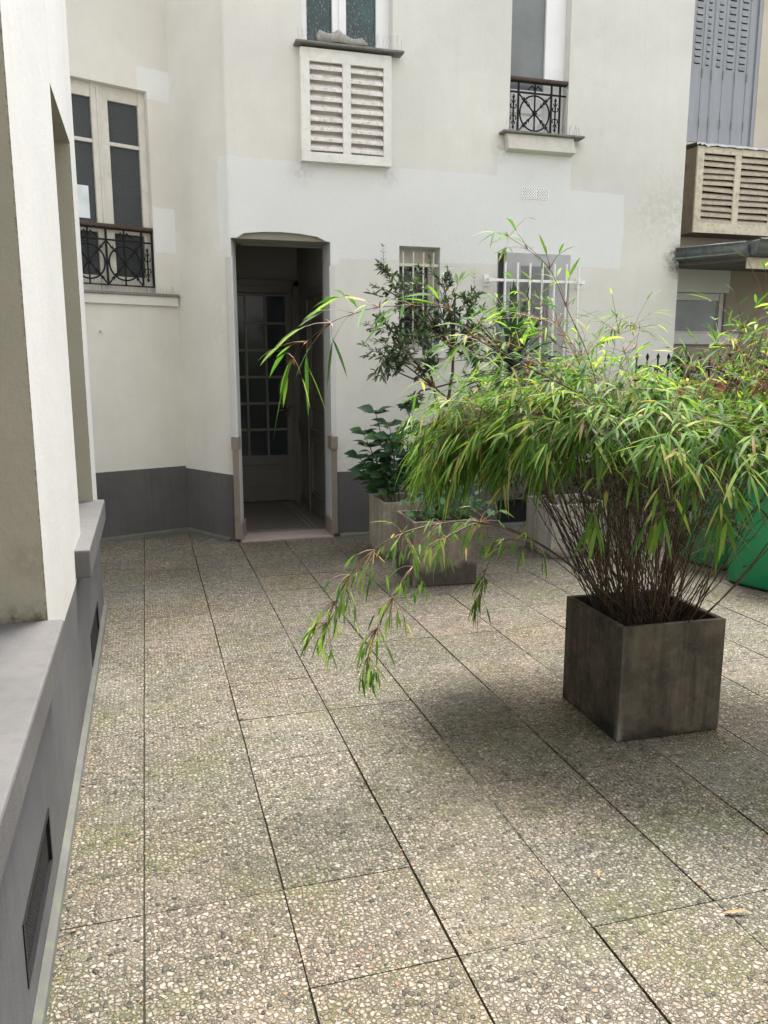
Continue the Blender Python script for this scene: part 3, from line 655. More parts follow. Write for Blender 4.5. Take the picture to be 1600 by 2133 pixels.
fm_ = MB(); fm_.box(3.37, 3.66, YF-.018, YF-.0145, 1.20, 2.44); fm_.build('dark_window_strip', plinthm('grey_board', (.20, .20, .205)), f5)
gr = MB()
for k in range(7): x = 3.165+.123*k; gr.tube([(x, YF-.12, 1.17), (x, YF-.12, 2.455)], .0105, 8)
for z in (2.30, 1.32): gr.box(3.03, 3.96, YF-.113, YF-.095, z-.014, z+.010)
for x in (3.02, 3.955):
    for z in (2.30, 1.32): gr.box(x-.012, x+.022, YF-.115, YF-.0, z-.02, z+.016); gr.box(x-.016, x+.030, YF-.02, YF-.0, z-.05, z+.05)
gr.build('window_bars', 'white_bar', f5, bevel=.002)
# perforated air vents
for x in (3.36, 3.503):
    q = MB(); n = 8; c = .125/n
    q.box(x, x+.125, YF-.004, YF-.001, 3.03, 3.125); b = q.build('air_vent', 'white_paint', fb)
    h = MB()
    for i in range(9):
        for j in range(7):
            if (i+j) % 2: continue
            cx_, cz = x+.006+(i+.5)*.0126, 3.034+(j+.5)*.0126
            h.add([(cx_-.0055, YF-.0048, cz), (cx_, YF-.0048, cz-.0058), (cx_+.0055, YF-.0048, cz), (cx_, YF-.0048, cz+.0058)], [(0, 1, 2, 3)])
    h.build('vent_holes', 'dark_void', b)
cv = MB(); cv.box(3.19, 3.56, YF+.05, YF+.06, .02, .27); cvo = cv.build('cellar_vent', 'dark_void', fb)
bb = MB()
for k in range(14): bb.box(3.205+.025*k, 3.208+.025*k, YF+.02, YF+.024, .03, .26)
bb.build('grille', 'mesh_metal', cvo)
hk = MB(); hk.tube([LO+LD*.72+LN*.0+V((0, 0, 1.83)), LO+LD*.72+LN*.03+V((0, 0, 1.83))], [.012, .010], 8); hk.build('wall_hook', 'white_wall', fb)
# rag drying on the sill
rg = MB(); nx, ny = 48, 14; vs = []
for i in range(nx+1):
    for j in range(ny+1):
        u = i/nx; v_ = j/ny; x = 1.47+.42*u
        z = 4.122+.105*(sin(v_*pi)**.4)*(1.0-.40*u)*min(1, u*9+.35)*min(1, (1-u)*7+.4)+.010*sin(u*13+v_*4)*sin(v_*pi)+(.045*math.exp(-((u-.45)/.06)**2))*sin(v_*pi)*v_
        y = YF-.10+.14*v_+.012*sin(u*11); vs.append((x, y, z))
rg.add(vs, [(i*(ny+1)+j, (i+1)*(ny+1)+j, (i+1)*(ny+1)+j+1, i*(ny+1)+j+1) for i in range(nx) for j in range(ny)], True)
o = rg.build('rag', 'cloth', origin=(1.68, YF, 4.115)); s_ = o.modifiers.new('thick', 'SOLIDIFY'); s_.thickness = .008
tag(o, 'crumpled grey rag lying on the window ledge over the white louvred box', 'cloth')

# ------------------------------------------------------------------ near building on the left
sbld = thing('side_building', (-.5, 3, 0), 'white rendered building close on the left with deep beige window recesses and grey base', 'building')
XW = -.33; WO = (XW, 0, 0); D = (0, 1, 0); IN = (-1, 0, 0)
SOP = [(-1.3, 2.62, .70, 4.6, .35), (3.99, 4.97, .70, 2.735, .35)]
wm = MB(); wallgrid(wm, WO, D, IN, -3.5, 5.36, .615, TOP, SOP)
wm.quad((XW, 5.36, .615), (XW-4, 5.36, .615), (XW-4, 5.36, TOP), (XW, 5.36, TOP)); wm.quad((XW-4, -3.5, TOP), (XW, -3.5, TOP), (XW, 5.36, TOP), (XW-4, 5.36, TOP))
wm.quad((XW, -3.5, 0), (XW, -3.5, TOP), (XW-4, -3.5, TOP), (XW-4, -3.5, 0)); wm.quad((XW-4, -3.5, 0), (XW-4, -3.5, TOP), (XW-4, 5.36, TOP), (XW-4, 5.36, 0))
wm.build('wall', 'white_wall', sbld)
rv = MB()
for a in SOP: reveals(rv, WO, D, IN, *a, sides='LRT')
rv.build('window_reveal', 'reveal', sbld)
for a in SOP:
    fwn = casement(sbld, (XW, 0, 0), V((0, 1, 0)), V((1, 0, 0)), a[0], a[1], .74, a[3], ('cream_paint', 'clear_dark'), [(a[0]+.08, (a[0]+a[1])/2-.06), ((a[0]+a[1])/2+.06, a[1]-.08)], [(.85, a[3]-.1)], deep=.35)
pm = MB(); wallgrid(pm, WO, D, IN, -3.5, 5.34, 0, .615, [(1.80, 2.31, .125, .29, .03), (4.15, 4.77, .03, .20, .03)])
pm.quad((XW, 5.34, 0), (XW-4, 5.34, 0), (XW-4, 5.34, .615), (XW, 5.34, .615)); reveals(pm, WO, D, IN, 1.80, 2.31, .125, .29, .03); reveals(pm, WO, D, IN, 4.15, 4.77, .03, .20, .03)
pm.build('plinth', 'plinth2', sbld)
for a in ((-1.4, 2.61, .66, .76), (3.62, 5.02, .63, .755)):
    lg = MB()
    x1 = -.281 if a[0] < 0 else -.268
    lg.box(XW-.35, x1, a[0], a[1], a[2], a[3]); lg.build('window_ledge', 'ledge', sbld, bevel=.008)
st = MB(); strip(st, [(XW, -3.5), (XW, 1.0), (XW, 3.2), (XW, 5.28)][::1], .026, .032)
# strip() lays its profile on the right hand side of the run
st.build('base_strip', 'strip', sbld)
for (a, b, c, d_) in ((1.80, 2.31, .125, .29), (4.15, 4.77, .03, .20)):
    q = MB(); q.box(XW-.011, XW-.009, a, b, c, d_); k = q.build('vent_grille', 'mesh_metal', sbld)
    f_ = MB(); t = .012; f_.box(XW-.012, XW+.003, a-.002, a+t, c, d_); f_.box(XW-.012, XW+.003, b-t, b+.002, c, d_); f_.box(XW-.012, XW+.003, a+t, b-t, c, c+t); f_.box(XW-.012, XW+.003, a+t, b-t, d_-t, d_)
    f_.build('frame', 'mesh_metal', k)
    h = MB(); nn = int((b-a)/.014)
    for i in range(nn):
        y = a+.012+i*(b-a-.024)/nn; h.box(XW-.009, XW-.006, y, y+.004, c+.01, d_-.01)
    for i in range(12): z = c+.01+i*(d_-c-.02)/12; h.box(XW-.0085, XW-.005, a+.01, b-.01, z, z+.004)
    h.build('wire_mesh', 'mesh_metal', k)

# ------------------------------------------------------------------ old building on the right
ob = thing('old_building', (6.5, 7.8, 0), 'old ochre building behind the cream corner, with grey blue shutters and gutter', 'building')
YO = 7.8
q = MB(); wallgrid(q, (0, YO, 0), (1, 0, 0), (0, 1, 0), XE, 12, 0, TOP, [(5.3, 6.44, 3.86, 6.4, .06)]); reveals(q, (0, YO, 0), (1, 0, 0), (0, 1, 0), 5.3, 6.44, 3.86, 6.4, .06)
q.quad((XE, YO, TOP), (12, YO, TOP), (12, 12, TOP), (XE, 12, TOP)); q.box(5.2, 6.6, YO+.07, YO+.08, 3.7, 6.5); q.build('wall', 'beige', ob)
sh = MB(); x = 5.32; edges = []; sh.box(5.28, 5.319, YO+.01, YO+.03, 3.86, 6.4); sh.box(6.398, 6.442, YO+.005, YO+.05, 3.86, 6.4)
ws = [.14, .15, .14, .12, .14, .15, .145, .09]
for i, w_ in enumerate(ws):
    y = YO+.020+(.006 if i % 2 else 0); sh.box(x+.0015, x+w_-.0015, y, y+.012, 3.87, 6.39)
    sh.box(x+w_-.008, x+w_-.001, y-.006, y, 3.87, 6.39); edges.append((x, w_, y)); x += w_
shu = sh.build('folding_shutter', 'shutter', ob, bevel=.001)
sl_ = MB(); hd_ = MB()
for i, (x, w_, y) in enumerate(edges[:-1]):
    sw = w_*(.5 if i not in (3, 4) else .32)
    for k in range(28):
        z = 4.64-.006*i+.066*k
        sl_.add([(x+w_/2-sw/2, y-.001, z), (x+w_/2+sw/2, y-.001, z), (x+w_/2+sw/2, y-.001, z+.011), (x+w_/2-sw/2, y-.001, z+.011)], [(0, 1, 2, 3)])
        hd_.add([(x+w_/2-sw/2, y-.0095, z+.010), (x+w_/2+sw/2, y-.0095, z+.010), (x+w_/2+sw/2, y-.001, z+.050), (x+w_/2-sw/2, y-.001, z+.050), (x+w_/2-sw/2, y-.001, z+.011), (x+w_/2+sw/2, y-.001, z+.011)], [(0, 1, 2, 3), (4, 5, 1, 0)])
sl_.build('slots', 'dark_void', shu); hd_.build('slot_hoods', 'slot', shu)
hg = MB()
for (x, w_, y) in edges[:-1]:
    for z in (4.02, 4.50, 5.30):
        hg = MB(); hg.box(x+w_-.010, x+w_+.006, y-.014, y-.007, z, z+.085); hg.build('hinge', 'slot', shu)
lb = louvre_box(ob, 5.53, 6.53, 2.90, 3.745, YO, YO-.30, 'box_cream', 'slat_cream', 'box_side', 11, marg=(.08, .065, .10, .08), mid=.075, crook=.006, seed=7, lo=.62, hi=1.02)
fl = MB(); vs = []; R_ = random.Random(3); n = 40
for i in range(n+1):
    x = 5.50+1.06*i/n; w1 = .012*sin(i*.9)+.010*sin(i*2.3)+R_.uniform(-.004, .004); w1 *= max(.25, 1-i/16)
    vs += [(x, YO, 3.80), (x, YO-.31, 3.772+w1*.4), (x, YO-.325, 3.745+w1)]
fl.add(vs, [(3*i+j, 3*i+j+1, 3*i+j+4, 3*i+j+3) for i in range(n) for j in range(2)], True)
o = fl.build('flashing', 'flash', lb)
# lean-to
q = MB(); wallgrid(q, (0, 7.3, 0), (1, 0, 0), (0, 1, 0), XE+.01, 10, 0, 2.60, [(5.0, 5.83, 1.87, 2.275, .08)])
reveals(q, (0, 7.3, 0), (1, 0, 0), (0, 1, 0), 5.07, 5.83, 1.87, 2.275, .08); q.build('lean_to_wall', 'dingy', ob)
q = MB(); q.box(5.08, 5.86, 7.285, 7.2985, 2.275, 2.50); q.box(5.08, 6.0, 7.26, 7.2985, 1.755, 1.865); q.build('painted_surround', 'dim_white', ob)
f6 = casement(ob, (0, 7.3, 0), V((1, 0, 0)), V((0, -1, 0)), 5.07, 5.83, 1.87, 2.275, ('dim_white', 'glass_smoky'), [(5.10, 5.78)], [(1.89, 2.20)], deep=.075)
rf = MB(); rp = [(5.07, 7.12), (5.43, 6.56), (10, 6.56), (10, YO-.002), (5.07, YO-.002)]
rf.add([(p[0], p[1], 2.60 if i in (0, 1, 2) else 2.80) for i, p in enumerate(rp)]+[(p[0], p[1], 2.50) for p in rp], [(0, 1, 2, 3, 4), (9, 8, 7, 6, 5), (0, 5, 6, 1), (1, 6, 7, 2), (4, 9, 5, 0)])
rf.build('lean_to_roof', 'ledge_dark', ob)
q = MB(); q.box(5.435, 10, 6.545, 6.558, 2.43, 2.53); q.build('fascia', 'box_cream', ob)
def gutter(parent, a, b, r=.07, zc=2.63, lip=.012):
    a = V(a); b = V(b); d = (b-a).normalized(); n = V((d.y, -d.x, 0)); mb = MB(); N = 9
    prof = [(n*(-r)+V((0, 0, 0)))]+[n*(-r*cos(pi*k/N))+V((0, 0, -r*1.5*sin(pi*k/N))) for k in range(1, N)]+[n*r]
    prof += [n*(r+lip*cos(t))+V((0, 0, lip*sin(t)+.004)) for t in (0, 1.2, 2.4, 3.6)]
    vs = [a+p+V((0, 0, zc)) for p in prof]+[b+p+V((0, 0, zc)) for p in prof]; m_ = len(prof)
    mb.add(vs, [(i, m_+i, m_+i+1, i+1) for i in range(m_-1)], True)
    for e in (a, b):
        mb.add([e+p+V((0, 0, zc)) for p in prof[:N+1]], (tuple(range(N+1)),))
    o = mb.build('gutter', 'zinc', parent); s = o.modifiers.new('t', 'SOLIDIFY'); s.thickness = .003; return o
gutter(ob, (5.06, 7.06, 0), (5.405, 6.50, 0), .075, 2.645); gutter(ob, (5.405, 6.44, 0), (9.5, 6.44, 0), .085, 2.66)
q = MB(); d_ = V((.525, -.85, 0)); n_ = V((-.85, -.525, 0)); q.fbox(V((5.0, 7.05, 0)), d_, n_, .02, .62, .02, .075, 2.545, 2.558); q.build('eave_board', 'zinc', ob)

# ------------------------------------------------------------------ unseen block added behind the camera to dim light on the foreground
op = thing('unseen_light_block', (3, -2.2, 0), 'unseen cream block added behind the camera to cut skylight on the foreground', 'building')
q = MB(); OO = [(-2.2, -1.2, 1.0, 2.9, .2), (1.4, 2.5, -1, 2.4, .25), (4.6, 5.7, 1.0, 2.9, .2), (-2.2, -1.2, 4.2, 6.0, .2), (1.4, 2.5, 4.2, 6.0, .2), (4.6, 5.7, 4.2, 6.0, .2)]
wallgrid(q, (9, -2.2, 0), (-1, 0, 0), (0, -1, 0), 0, 13.3, 0, 8.5, [(9-b, 9-a, c, d, k) for a, b, c, d, k in OO])
for a, b, c, d, k in OO: reveals(q, (9, -2.2, 0), (-1, 0, 0), (0, -1, 0), 9-b, 9-a, c, d, k)
q.quad((-4.3, -2.2, 8.5), (9, -2.2, 8.5), (9, -6, 8.5), (-4.3, -6, 8.5)); q.quad((9, -2.2, 0), (9, -6, 0), (9, -6, 8.5), (9, -2.2, 8.5)); q.build('wall', 'facade', op)
for a, b, c, d, k in OO: casement(op, (9, -2.2, 0), V((-1, 0, 0)), V((0, 1, 0)), 9-b, 9-a, max(c, 0), d, ('cream_paint', 'clear_dark'), [(9-b+.07, 9-(a+b)/2-.05), (9-(a+b)/2+.05, 9-a-.07)], [(max(c, 0)+.1, d-.1)], deep=k)

# ------------------------------------------------------------------ iron fence and troughs
fe = thing('iron_fence', (5, 6.4, 0), 'black wrought iron railing with scrolls behind the terracotta troughs', 'fence')
q = MB(); yb = 6.4
q.box(4.2, 7.4, yb-.012, yb+.012, 1.40, 1.42); q.box(4.2, 7.4, yb-.012, yb+.012, .25, .27)
x = 4.22; k = 0
while x < 7.4:
    q.tube([(x, yb, 0), (x, yb, 1.60)], .009, 6); q.lathe((x, yb, 1.60), [(.001, .05), (.015, .02), (.012, 0), (.004, -.015)], 7)
    for sg in (-1, 1):
        pts = [(x+.055+sg*.045*cos(t)*(1-t/9), yb, 1.50+.045*sin(t)*(1-t/9)) for t in [i*.5 for i in range(11)]]; q.tube(pts, .008, 5)
        pts = [(x+.055+sg*(.01+.04*t), yb, .95+.10*sin(t*3.1)) for t in [i*.14 for i in range(8)]]; q.tube(pts, .007, 5)
    x += .11; k += 1
q.build('bars', 'iron', fe)

def leafy(mb, c, r, n, L, W, rn, flat=1., updir=.2, droop=.3, prof=None):
    for _ in range(n):
        d = V((rn.gauss(0, 1), rn.gauss(0, 1), rn.gauss(0, 1)*flat+updir)).normalized(); p = V(c)+V((d.x*r[0], d.y*r[1], d.z*r[2]))*rn.random()**.45
        kw = {'prof': prof} if prof else {}
        mb.leaf(p, (d+V((rn.gauss(0, .5), rn.gauss(0, .5), rn.gauss(0, .4)))).normalized(), V((rn.gauss(0, .4), rn.gauss(0, .4), 1)), L*rn.uniform(.6, 1.15), W*rn.uniform(.7, 1.15), droop, **kw)
OVAL = ((0, .25), (.18, .82), (.45, 1.), (.75, .75), (1., 0.))
TIP = ((0, .2), (.2, .8), (.42, 1.), (.7, .55), (1., 0.))
def trough(x0, x1, lab, seed):
    t = thing('trough_planter', ((x0+x1)/2, 6.27, 1.24), lab, 'planter', 'terracotta troughs on the fence')
    q = MB(); a = .018
    q.prism([(x0+.02, 6.19, 1.24), (x0+.02, 6.35, 1.24), (x0, 6.37, 1.39), (x0, 6.17, 1.39)], (x1-x0-.0, 0, 0)); q.build('body', 'terracotta', t)
    q = MB(); q.box(x0-.012, x1+.012, 6.155, 6.172, 1.375, 1.405); q.box(x0-.012, x1+.012, 6.368, 6.385, 1.375, 1.405); q.box(x0-.012, x0+.006, 6.172, 6.368, 1.375, 1.405); q.box(x1-.006, x1+.012, 6.172, 6.368, 1.375, 1.405); q.build('rim', 'terracotta', t, bevel=.004)
    q = MB(); q.box(x0+.006, x1-.006, 6.172, 6.368, 1.38, 1.395); q.build('soil', 'soil', t)
    q = MB(); q.box(x0+.1, x0+.12, 6.15, 6.41, 1.36, 1.37); q.box(x1-.12, x1-.1, 6.15, 6.41, 1.36, 1.37); q.build('bracket', 'iron', t)
    rn = random.Random(seed); pl_ = MB(); stt = MB()
    for k in range(8):
        bx = rn.uniform(x0+.05, x1-.05); b = V((bx, 6.27, 1.39)); e = b+V((rn.uniform(-.06, .06), rn.uniform(-.08, .06), rn.uniform(.05, .22))); stt.tube([b, e], .003, 4)
        leafy(pl_, e, (.07, .07, .06), 14, .05, .04, rn, prof=OVAL)
    p = thing('trough_plant', ((x0+x1)/2, 6.27, 1.39), 'green leaves growing in '+lab[0].lower()+lab[1:], 'plant', 'plants in the fence troughs')
    stt.build('stems', 'green_stem', p); pl_.build('foliage', 'ivy_leaf', p)
trough(4.43, 5.0, 'terracotta trough on the fence nearest the white wall corner', 1)
trough(5.27, 5.86, 'terracotta trough on the fence under the lean-to gutter', 2)
iv = thing('ivy', (5.7, 6.42, 0), 'dark ivy wound through the black iron railing', 'plant')
rn = random.Random(5); q = MB(); s2 = MB()
for k in range(9):
    pts = []; x = rn.uniform(5.15, 6.3); z = .9
    for i in range(8): pts.append(V((x+.05*sin(i+k), 6.42+.02*cos(i), z+.1*i)))
    s2.tube(pts, .004, 4)
    for p in pts: leafy(q, p, (.07, .05, .06), 9, .055, .05, rn, prof=OVAL)
s2.build('stems', 'bark', iv); q.build('foliage', 'ivy_leaf', iv)

# ------------------------------------------------------------------ bins
def bin_(loc, rot, lab):
    t = thing('wheeled_bin', (0, 0, 0), lab, 'bin', 'green wheeled bins by the fence')
    def ring(z, w_, dpt, bul, n=10):
        pts = []
        hw = w_/2; r = .07
        for i in range(n+1):           # convex front from +y to -y at x = -dpt/2
            a = -1+2*i/n; pts.append((-dpt/2-bul*(1-a*a)+ (r*.5 if abs(a) > .99 else 0), -a*hw, z))
        pts += [(dpt/2, -hw+.0, z)][::1]; pts = [p for p in pts]
        pts.append((dpt/2, hw, z)); return pts
    rings = [ring(0.02, .55, .58, .055), ring(.05, .56, .60, .06), ring(.5, .575, .62, .068), ring(1.0, .59, .64, .075), ring(1.0, .63, .69, .09), ring(1.05, .63, .69, .09)]
    n = len(rings[0]); q = MB(); vs = [p for r in rings for p in r]
    q.add(vs, [(i*n+k, (i+1)*n+k, (i+1)*n+(k+1) % n, i*n+(k+1) % n) for i in range(len(rings)-1) for k in range(n)], True)
    q.add(rings[0], (tuple(range(n))[::-1],)); q.add(rings[-1], (tuple(range(n)),))
    o = q.build('body', 'green_bin', t, bevel=.012)
    for p in o.data.polygons: p.use_smooth = True
    q = MB(); r1 = ring(1.055, .66, .72, .10); r2 = ring(1.085, .65, .71, .095); r3 = ring(1.12, .5, .55, .07)
    q.add(r1+r2+r3, [(i*n+k, (i+1)*n+k, (i+1)*n+(k+1) % n, i*n+(k+1) % n) for i in range(2) for k in range(n)]+[tuple(range(2*n, 3*n))[::-1], tuple(range(n))]); q.build('lid', 'green_bin', t, bevel=.006)
    for s_ in (-1, 1):
        q = MB(); q.tube([(.27, s_*.22, .10), (.27, s_*.27, .10)], .10, 18); q.build('wheel', 'dark_rubber', t)
    q = MB(); q.tube([(.36, -.25, 1.02), (.43, -.25, 1.04), (.43, .25, 1.04), (.36, .25, 1.02)], .014, 8); q.build('handle', 'green_bin', t)
    t.location = loc; t.rotation_euler = (0, 0, radians(rot)); t.scale = (1, 1, .88); return t
bin_((4.335, 4.59, 0), 20.5, 'green wheeled bin standing nearest, right of the bamboo planter')
bin_((4.41, 5.27, 0), 7, 'green wheeled bin half hidden behind the bamboo canes and the nearer bin')

# ------------------------------------------------------------------ planters
def planter(cx_, cy, s, h, rot, mat, lab, wall=.025):
    t = thing('planter_box', (cx_, cy, 0), lab, 'planter', 'square concrete planters')
    q = MB(); a = s/2; b = a-wall; o_ = V((cx_, cy, 0))
    R2 = Matrix.Rotation(radians(rot), 3, 'Z'); P = lambda x, y, z: o_+R2 @ V((x, y, z))
    co_ = ((-1, -1), (1, -1), (1, 1), (-1, 1))
    vs = [P(x*a, y*a, .004) for x, y in co_]+[P(x*a, y*a, h) for x, y in co_]+[P(x*b, y*b, h) for x, y in co_]+[P(x*b, y*b, h-.15) for x, y in co_]
    fs = [(3, 2, 1, 0)]+[(i, (i+1) % 4, 4+(i+1) % 4, 4+i) for i in range(4)]+[(4+i, 4+(i+1) % 4, 8+(i+1) % 4, 8+i) for i in range(4)]+[(8+i, 8+(i+1) % 4, 12+(i+1) % 4, 12+i) for i in range(4)]
    q.add(vs, fs); q.build('box', mat, t, bevel=.004)
    q = MB(); n = 12; rn = random.Random(int(cx_*100)); vs = [P(-b+2*b*i/n, -b+2*b*j/n, h-.105+rn.uniform(-.012, .012)) for i in range(n+1) for j in range(n+1)]
    q.add(vs, [(i*(n+1)+j, (i+1)*(n+1)+j, (i+1)*(n+1)+j+1, i*(n+1)+j+1) for i in range(n) for j in range(n)], True); q.build('soil', 'soil', t)
    return t
planter(2.047, 2.955, .485, .497, -1.5, 'conc_dark', 'dark weathered square concrete planter in the foreground, holding the large bamboo')
planter(1.982, 5.435, .472, .468, -2.5, 'conc_mid', 'brown stained square concrete planter with lobed green leaves, in front of the small barred window')
planter(2.013, 6.315, .47, .46, -1.5, 'conc_light', 'pale square concrete planter nearest the doorway, holding the broad leaved shrub')
planter(3.33, 5.95, .50, .44, -2, 'conc_pale', 'pale grey square concrete planter by the cellar vent, seen through the bamboo canes')

# ------------------------------------------------------------------ bamboo
bam = thing('bamboo', (2.047, 2.955, .42), 'large arching green bamboo with dense leaf canopy and dark canes in the foreground planter', 'plant')
rn = random.Random(11)
canes = MB(); fol = MB(); inner = MB(); twig = MB(); shth = MB()
BC = V((2.047, 2.955, 0))
def bez(a, b, c, d_, t): u = 1-t; return a*u*u*u+b*3*u*u*t+c*3*u*t*t+d_*t*t*t
def leafspray(mb, p, d, n, L, W, rn, spread=.9, droop=.35):
    d = V(d).normalized()
    for k in range(n):
        a = (k-(n-1)/2)/max(1, (n-1)/2)*spread+rn.gauss(0, .18)
        side = d.cross(V((0, 0, 1)));
        if side.length < .1: side = V((1, 0, 0))
        side.normalize()
        dd = (d*cos(a)+side*sin(a)+V((0, 0, rn.uniform(-.55, .12)))).normalized()
        mb.leaf(p+d*rn.uniform(-.02, .02), dd, V((rn.gauss(0, .35), rn.gauss(0, .35), 1)), L*rn.uniform(.45, 1.25), W*rn.uniform(.7, 1.15), droop*rn.uniform(.3, 2.0), fold=.2)
def rmax(th_):
    c = cos(th_-radians(145)); s_ = sin(th_-radians(145))      # long axis across the courtyard, short towards the open side
    b = (.46 if c > 0 else .58) if s_ > 0 else .80
    return 1/sqrt((c/(.99 if c > 0 else 1.32))**2+(s_/b)**2)  # bin-side reach stretched out of view so its shadow covers the foreground paving
RD = V((.82, -.57, 0)); FD = V((-.57, -.82, 0))
def canopy_top(r, th_):           # a full lobe towards the doorway, a dip, then a lower lobe towards the bins
    q = r/rmax(th_); u = r*cos(th_)*.82-r*sin(th_)*.57
    return 1.48-.02*q-.13*q*q-.13*math.exp(-((u-.22)/.14)**2)-(.02 if u > .22 else 0)
NC = 150
for i in range(NC):
    a = rn.uniform(0, 2*pi); rr = sqrt(rn.random())*.175
    b = BC+V((rr*cos(a), rr*sin(a), .375))
    th_ = a+rn.gauss(0, .8)
    if rn.random() < .3: th_ = radians(150)+rn.gauss(0, .35)
    R = rmax(th_)*.96*sqrt(rn.uniform(.015, 1.0))
    tip = BC+V((R*cos(th_), R*sin(th_), 0)); tip.z = canopy_top(R, th_)-abs(rn.gauss(0, .07))
    lean = .18+.3*rn.random()
    p1 = b+V((cos(th_)*R*.38, sin(th_)*R*.38, .36)); p2 = b.lerp(tip, .72); p2.z = tip.z+.10+.05*R
    pts = [bez(b, p1, p2, tip, t/14) for t in range(15)]
    # nodes bend a little
    for k in range(1, 14): pts[k] += V((rn.gauss(0, .006), rn.gauss(0, .006), 0))
    r0 = rn.uniform(.0020, .0038); canes.tube(pts, [r0*(1-.7*k/14) for k in range(15)], 5, False)
    for k in range(1, 10, 2): canes.tube([pts[k]-V((0, 0, .004)), pts[k]+V((0, 0, .004))], r0*1.5, 5, True)
    out = V((cos(th_), sin(th_), 0))
    for k in range(3, 9):             # dead bare side twigs low down
        if rn.random() < .5:
            e = pts[k]+V((rn.gauss(0, .07), rn.gauss(0, .07), rn.uniform(.05, .16))); twig.tube([pts[k], e], [.0014, .0008], 3, False)
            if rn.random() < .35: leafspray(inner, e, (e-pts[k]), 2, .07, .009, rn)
    for k in range(10, 15):
        for _ in range(1):
            if rn.random() < .10: continue
            L = rn.uniform(.08, .22); d_ = (out*rn.uniform(.1, .9)+V((rn.gauss(0, .6), rn.gauss(0, .6), rn.uniform(-.1, .65)))).normalized()
            e = pts[k]+d_*L; mid_ = pts[k]+d_*L*.5+V((0, 0, .01)); twig.tube([pts[k], mid_, e], [.0014, .001, .0008], 3, False)
            tgt = fol if rn.random() < .90 else inner
            leafspray(tgt, e, d_+V((0, 0, -.25)), rn.choice((3, 4, 5)), .11, .0122, rn)
            if rn.random() < .6: leafspray(tgt, mid_, d_, 2, .115, .014, rn)
# shell of leaves over the crown
for i in range(850):
    th_ = rn.uniform(0, 2*pi); R = rmax(th_)*sqrt(rn.random()); p = BC+V((R*cos(th_), R*sin(th_), 0)); p.z = canopy_top(R, th_)-rn.random()**1.5*.15+rn.gauss(0, .02)+.05*sin(th_*5+R*7)+.03*sin(th_*11-R*13)
    d_ = V((cos(th_), sin(th_), 0))*rn.uniform(.2, 1)+V((rn.gauss(0, .45), rn.gauss(0, .45), rn.uniform(-.4, .3)))
    if noise.noise(p*3.1+V((3, 1, 0))) < -.13: continue
    if abs((p-BC).dot(RD)-.2) < .13 and rn.random() < .6: continue
    q0 = p-d_.normalized()*.12-V((0, 0, .05)); twig.tube([q0, p], [.0013, .0008], 3, False)
    lf_ = cos(th_-radians(145))*R > .35; leafspray(fol, p, d_, rn.choice((3, 4, 5)), .105 if lf_ else .12, .0095 if lf_ else .0132, rn)
# dead twigs and small withered leaves packed under the crown
for i in range(620):
    th_ = rn.uniform(0, 2*pi); R = rmax(th_)*.80*sqrt(rn.random()); p = BC+V((R*cos(th_), R*sin(th_), 0)); p.z = canopy_top(R, th_)-rn.uniform(.18, .42)
    d_ = V((cos(th_)*.6+rn.gauss(0, .6), sin(th_)*.6+rn.gauss(0, .6), rn.gauss(.35, .4))).normalized(); q0 = p-d_*rn.uniform(.08, .2); twig.tube([q0, p], [.0014, .0008], 3, False)
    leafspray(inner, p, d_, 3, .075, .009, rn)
# lower lobe of the crown reaching out on the bin side
LC = BC+RD*.60+FD*.06+V((0, 0, 1.29))
for i in range(360):
    d0 = V((rn.gauss(0, 1), rn.gauss(0, 1), rn.gauss(0, 1))).normalized(); p = LC+(RD*d0.x*.42+FD*d0.y*.28+V((0, 0, d0.z*.13)))*rn.random()**.4
    d_ = (d0+V((.3, -.5, rn.uniform(-.5, .2)))).normalized(); q0 = p-d_*.12; twig.tube([q0, p], [.0013, .0008], 3, False)
    leafspray(fol, p, d_, rn.choice((3, 4, 5, 6)), .115, .0128, rn)
# weeping fringe, fuller towards the doorway side
for i in range(420):
    lft = rn.random() < .68
    th_ = rn.gauss(radians(150), .38) if lft else rn.uniform(0, 2*pi); R = rmax(th_)*rn.uniform(.70, 1.02)
    top = BC+V((R*cos(th_), R*sin(th_), 0)); top.z = canopy_top(R, th_)-.02-rn.random()*(.20 if lft else .06)
    if not lft and (rn.random() < .5 or (top-BC).dot(RD) > .25): continue
    d_ = (V((cos(th_), sin(th_), 0))*rn.uniform(.2, .8)+V((rn.gauss(0, .25), rn.gauss(0, .25), -rn.uniform(.3, 1.1)))).normalized(); L = (rn.uniform(.06, .19) if (top-BC).dot(RD) < -.68 else rn.uniform(.03, .08)) if lft else rn.uniform(.03, .06)
    e = top+d_*L; twig.tube([top-V((cos(th_)*.1, sin(th_)*.1, -.03)), top, e], [.0014, .001, .0008], 3, False)
    for f in (.3, .65, 1.): leafspray(fol, top.lerp(e, f), d_, rn.choice((2, 3, 4)), .105 if lft else .115, .0095 if lft else .014, rn, droop=.4, spread=.6 if lft else .9) if lft or f > .5 else None
canes.build('canes', 'cane', bam); 
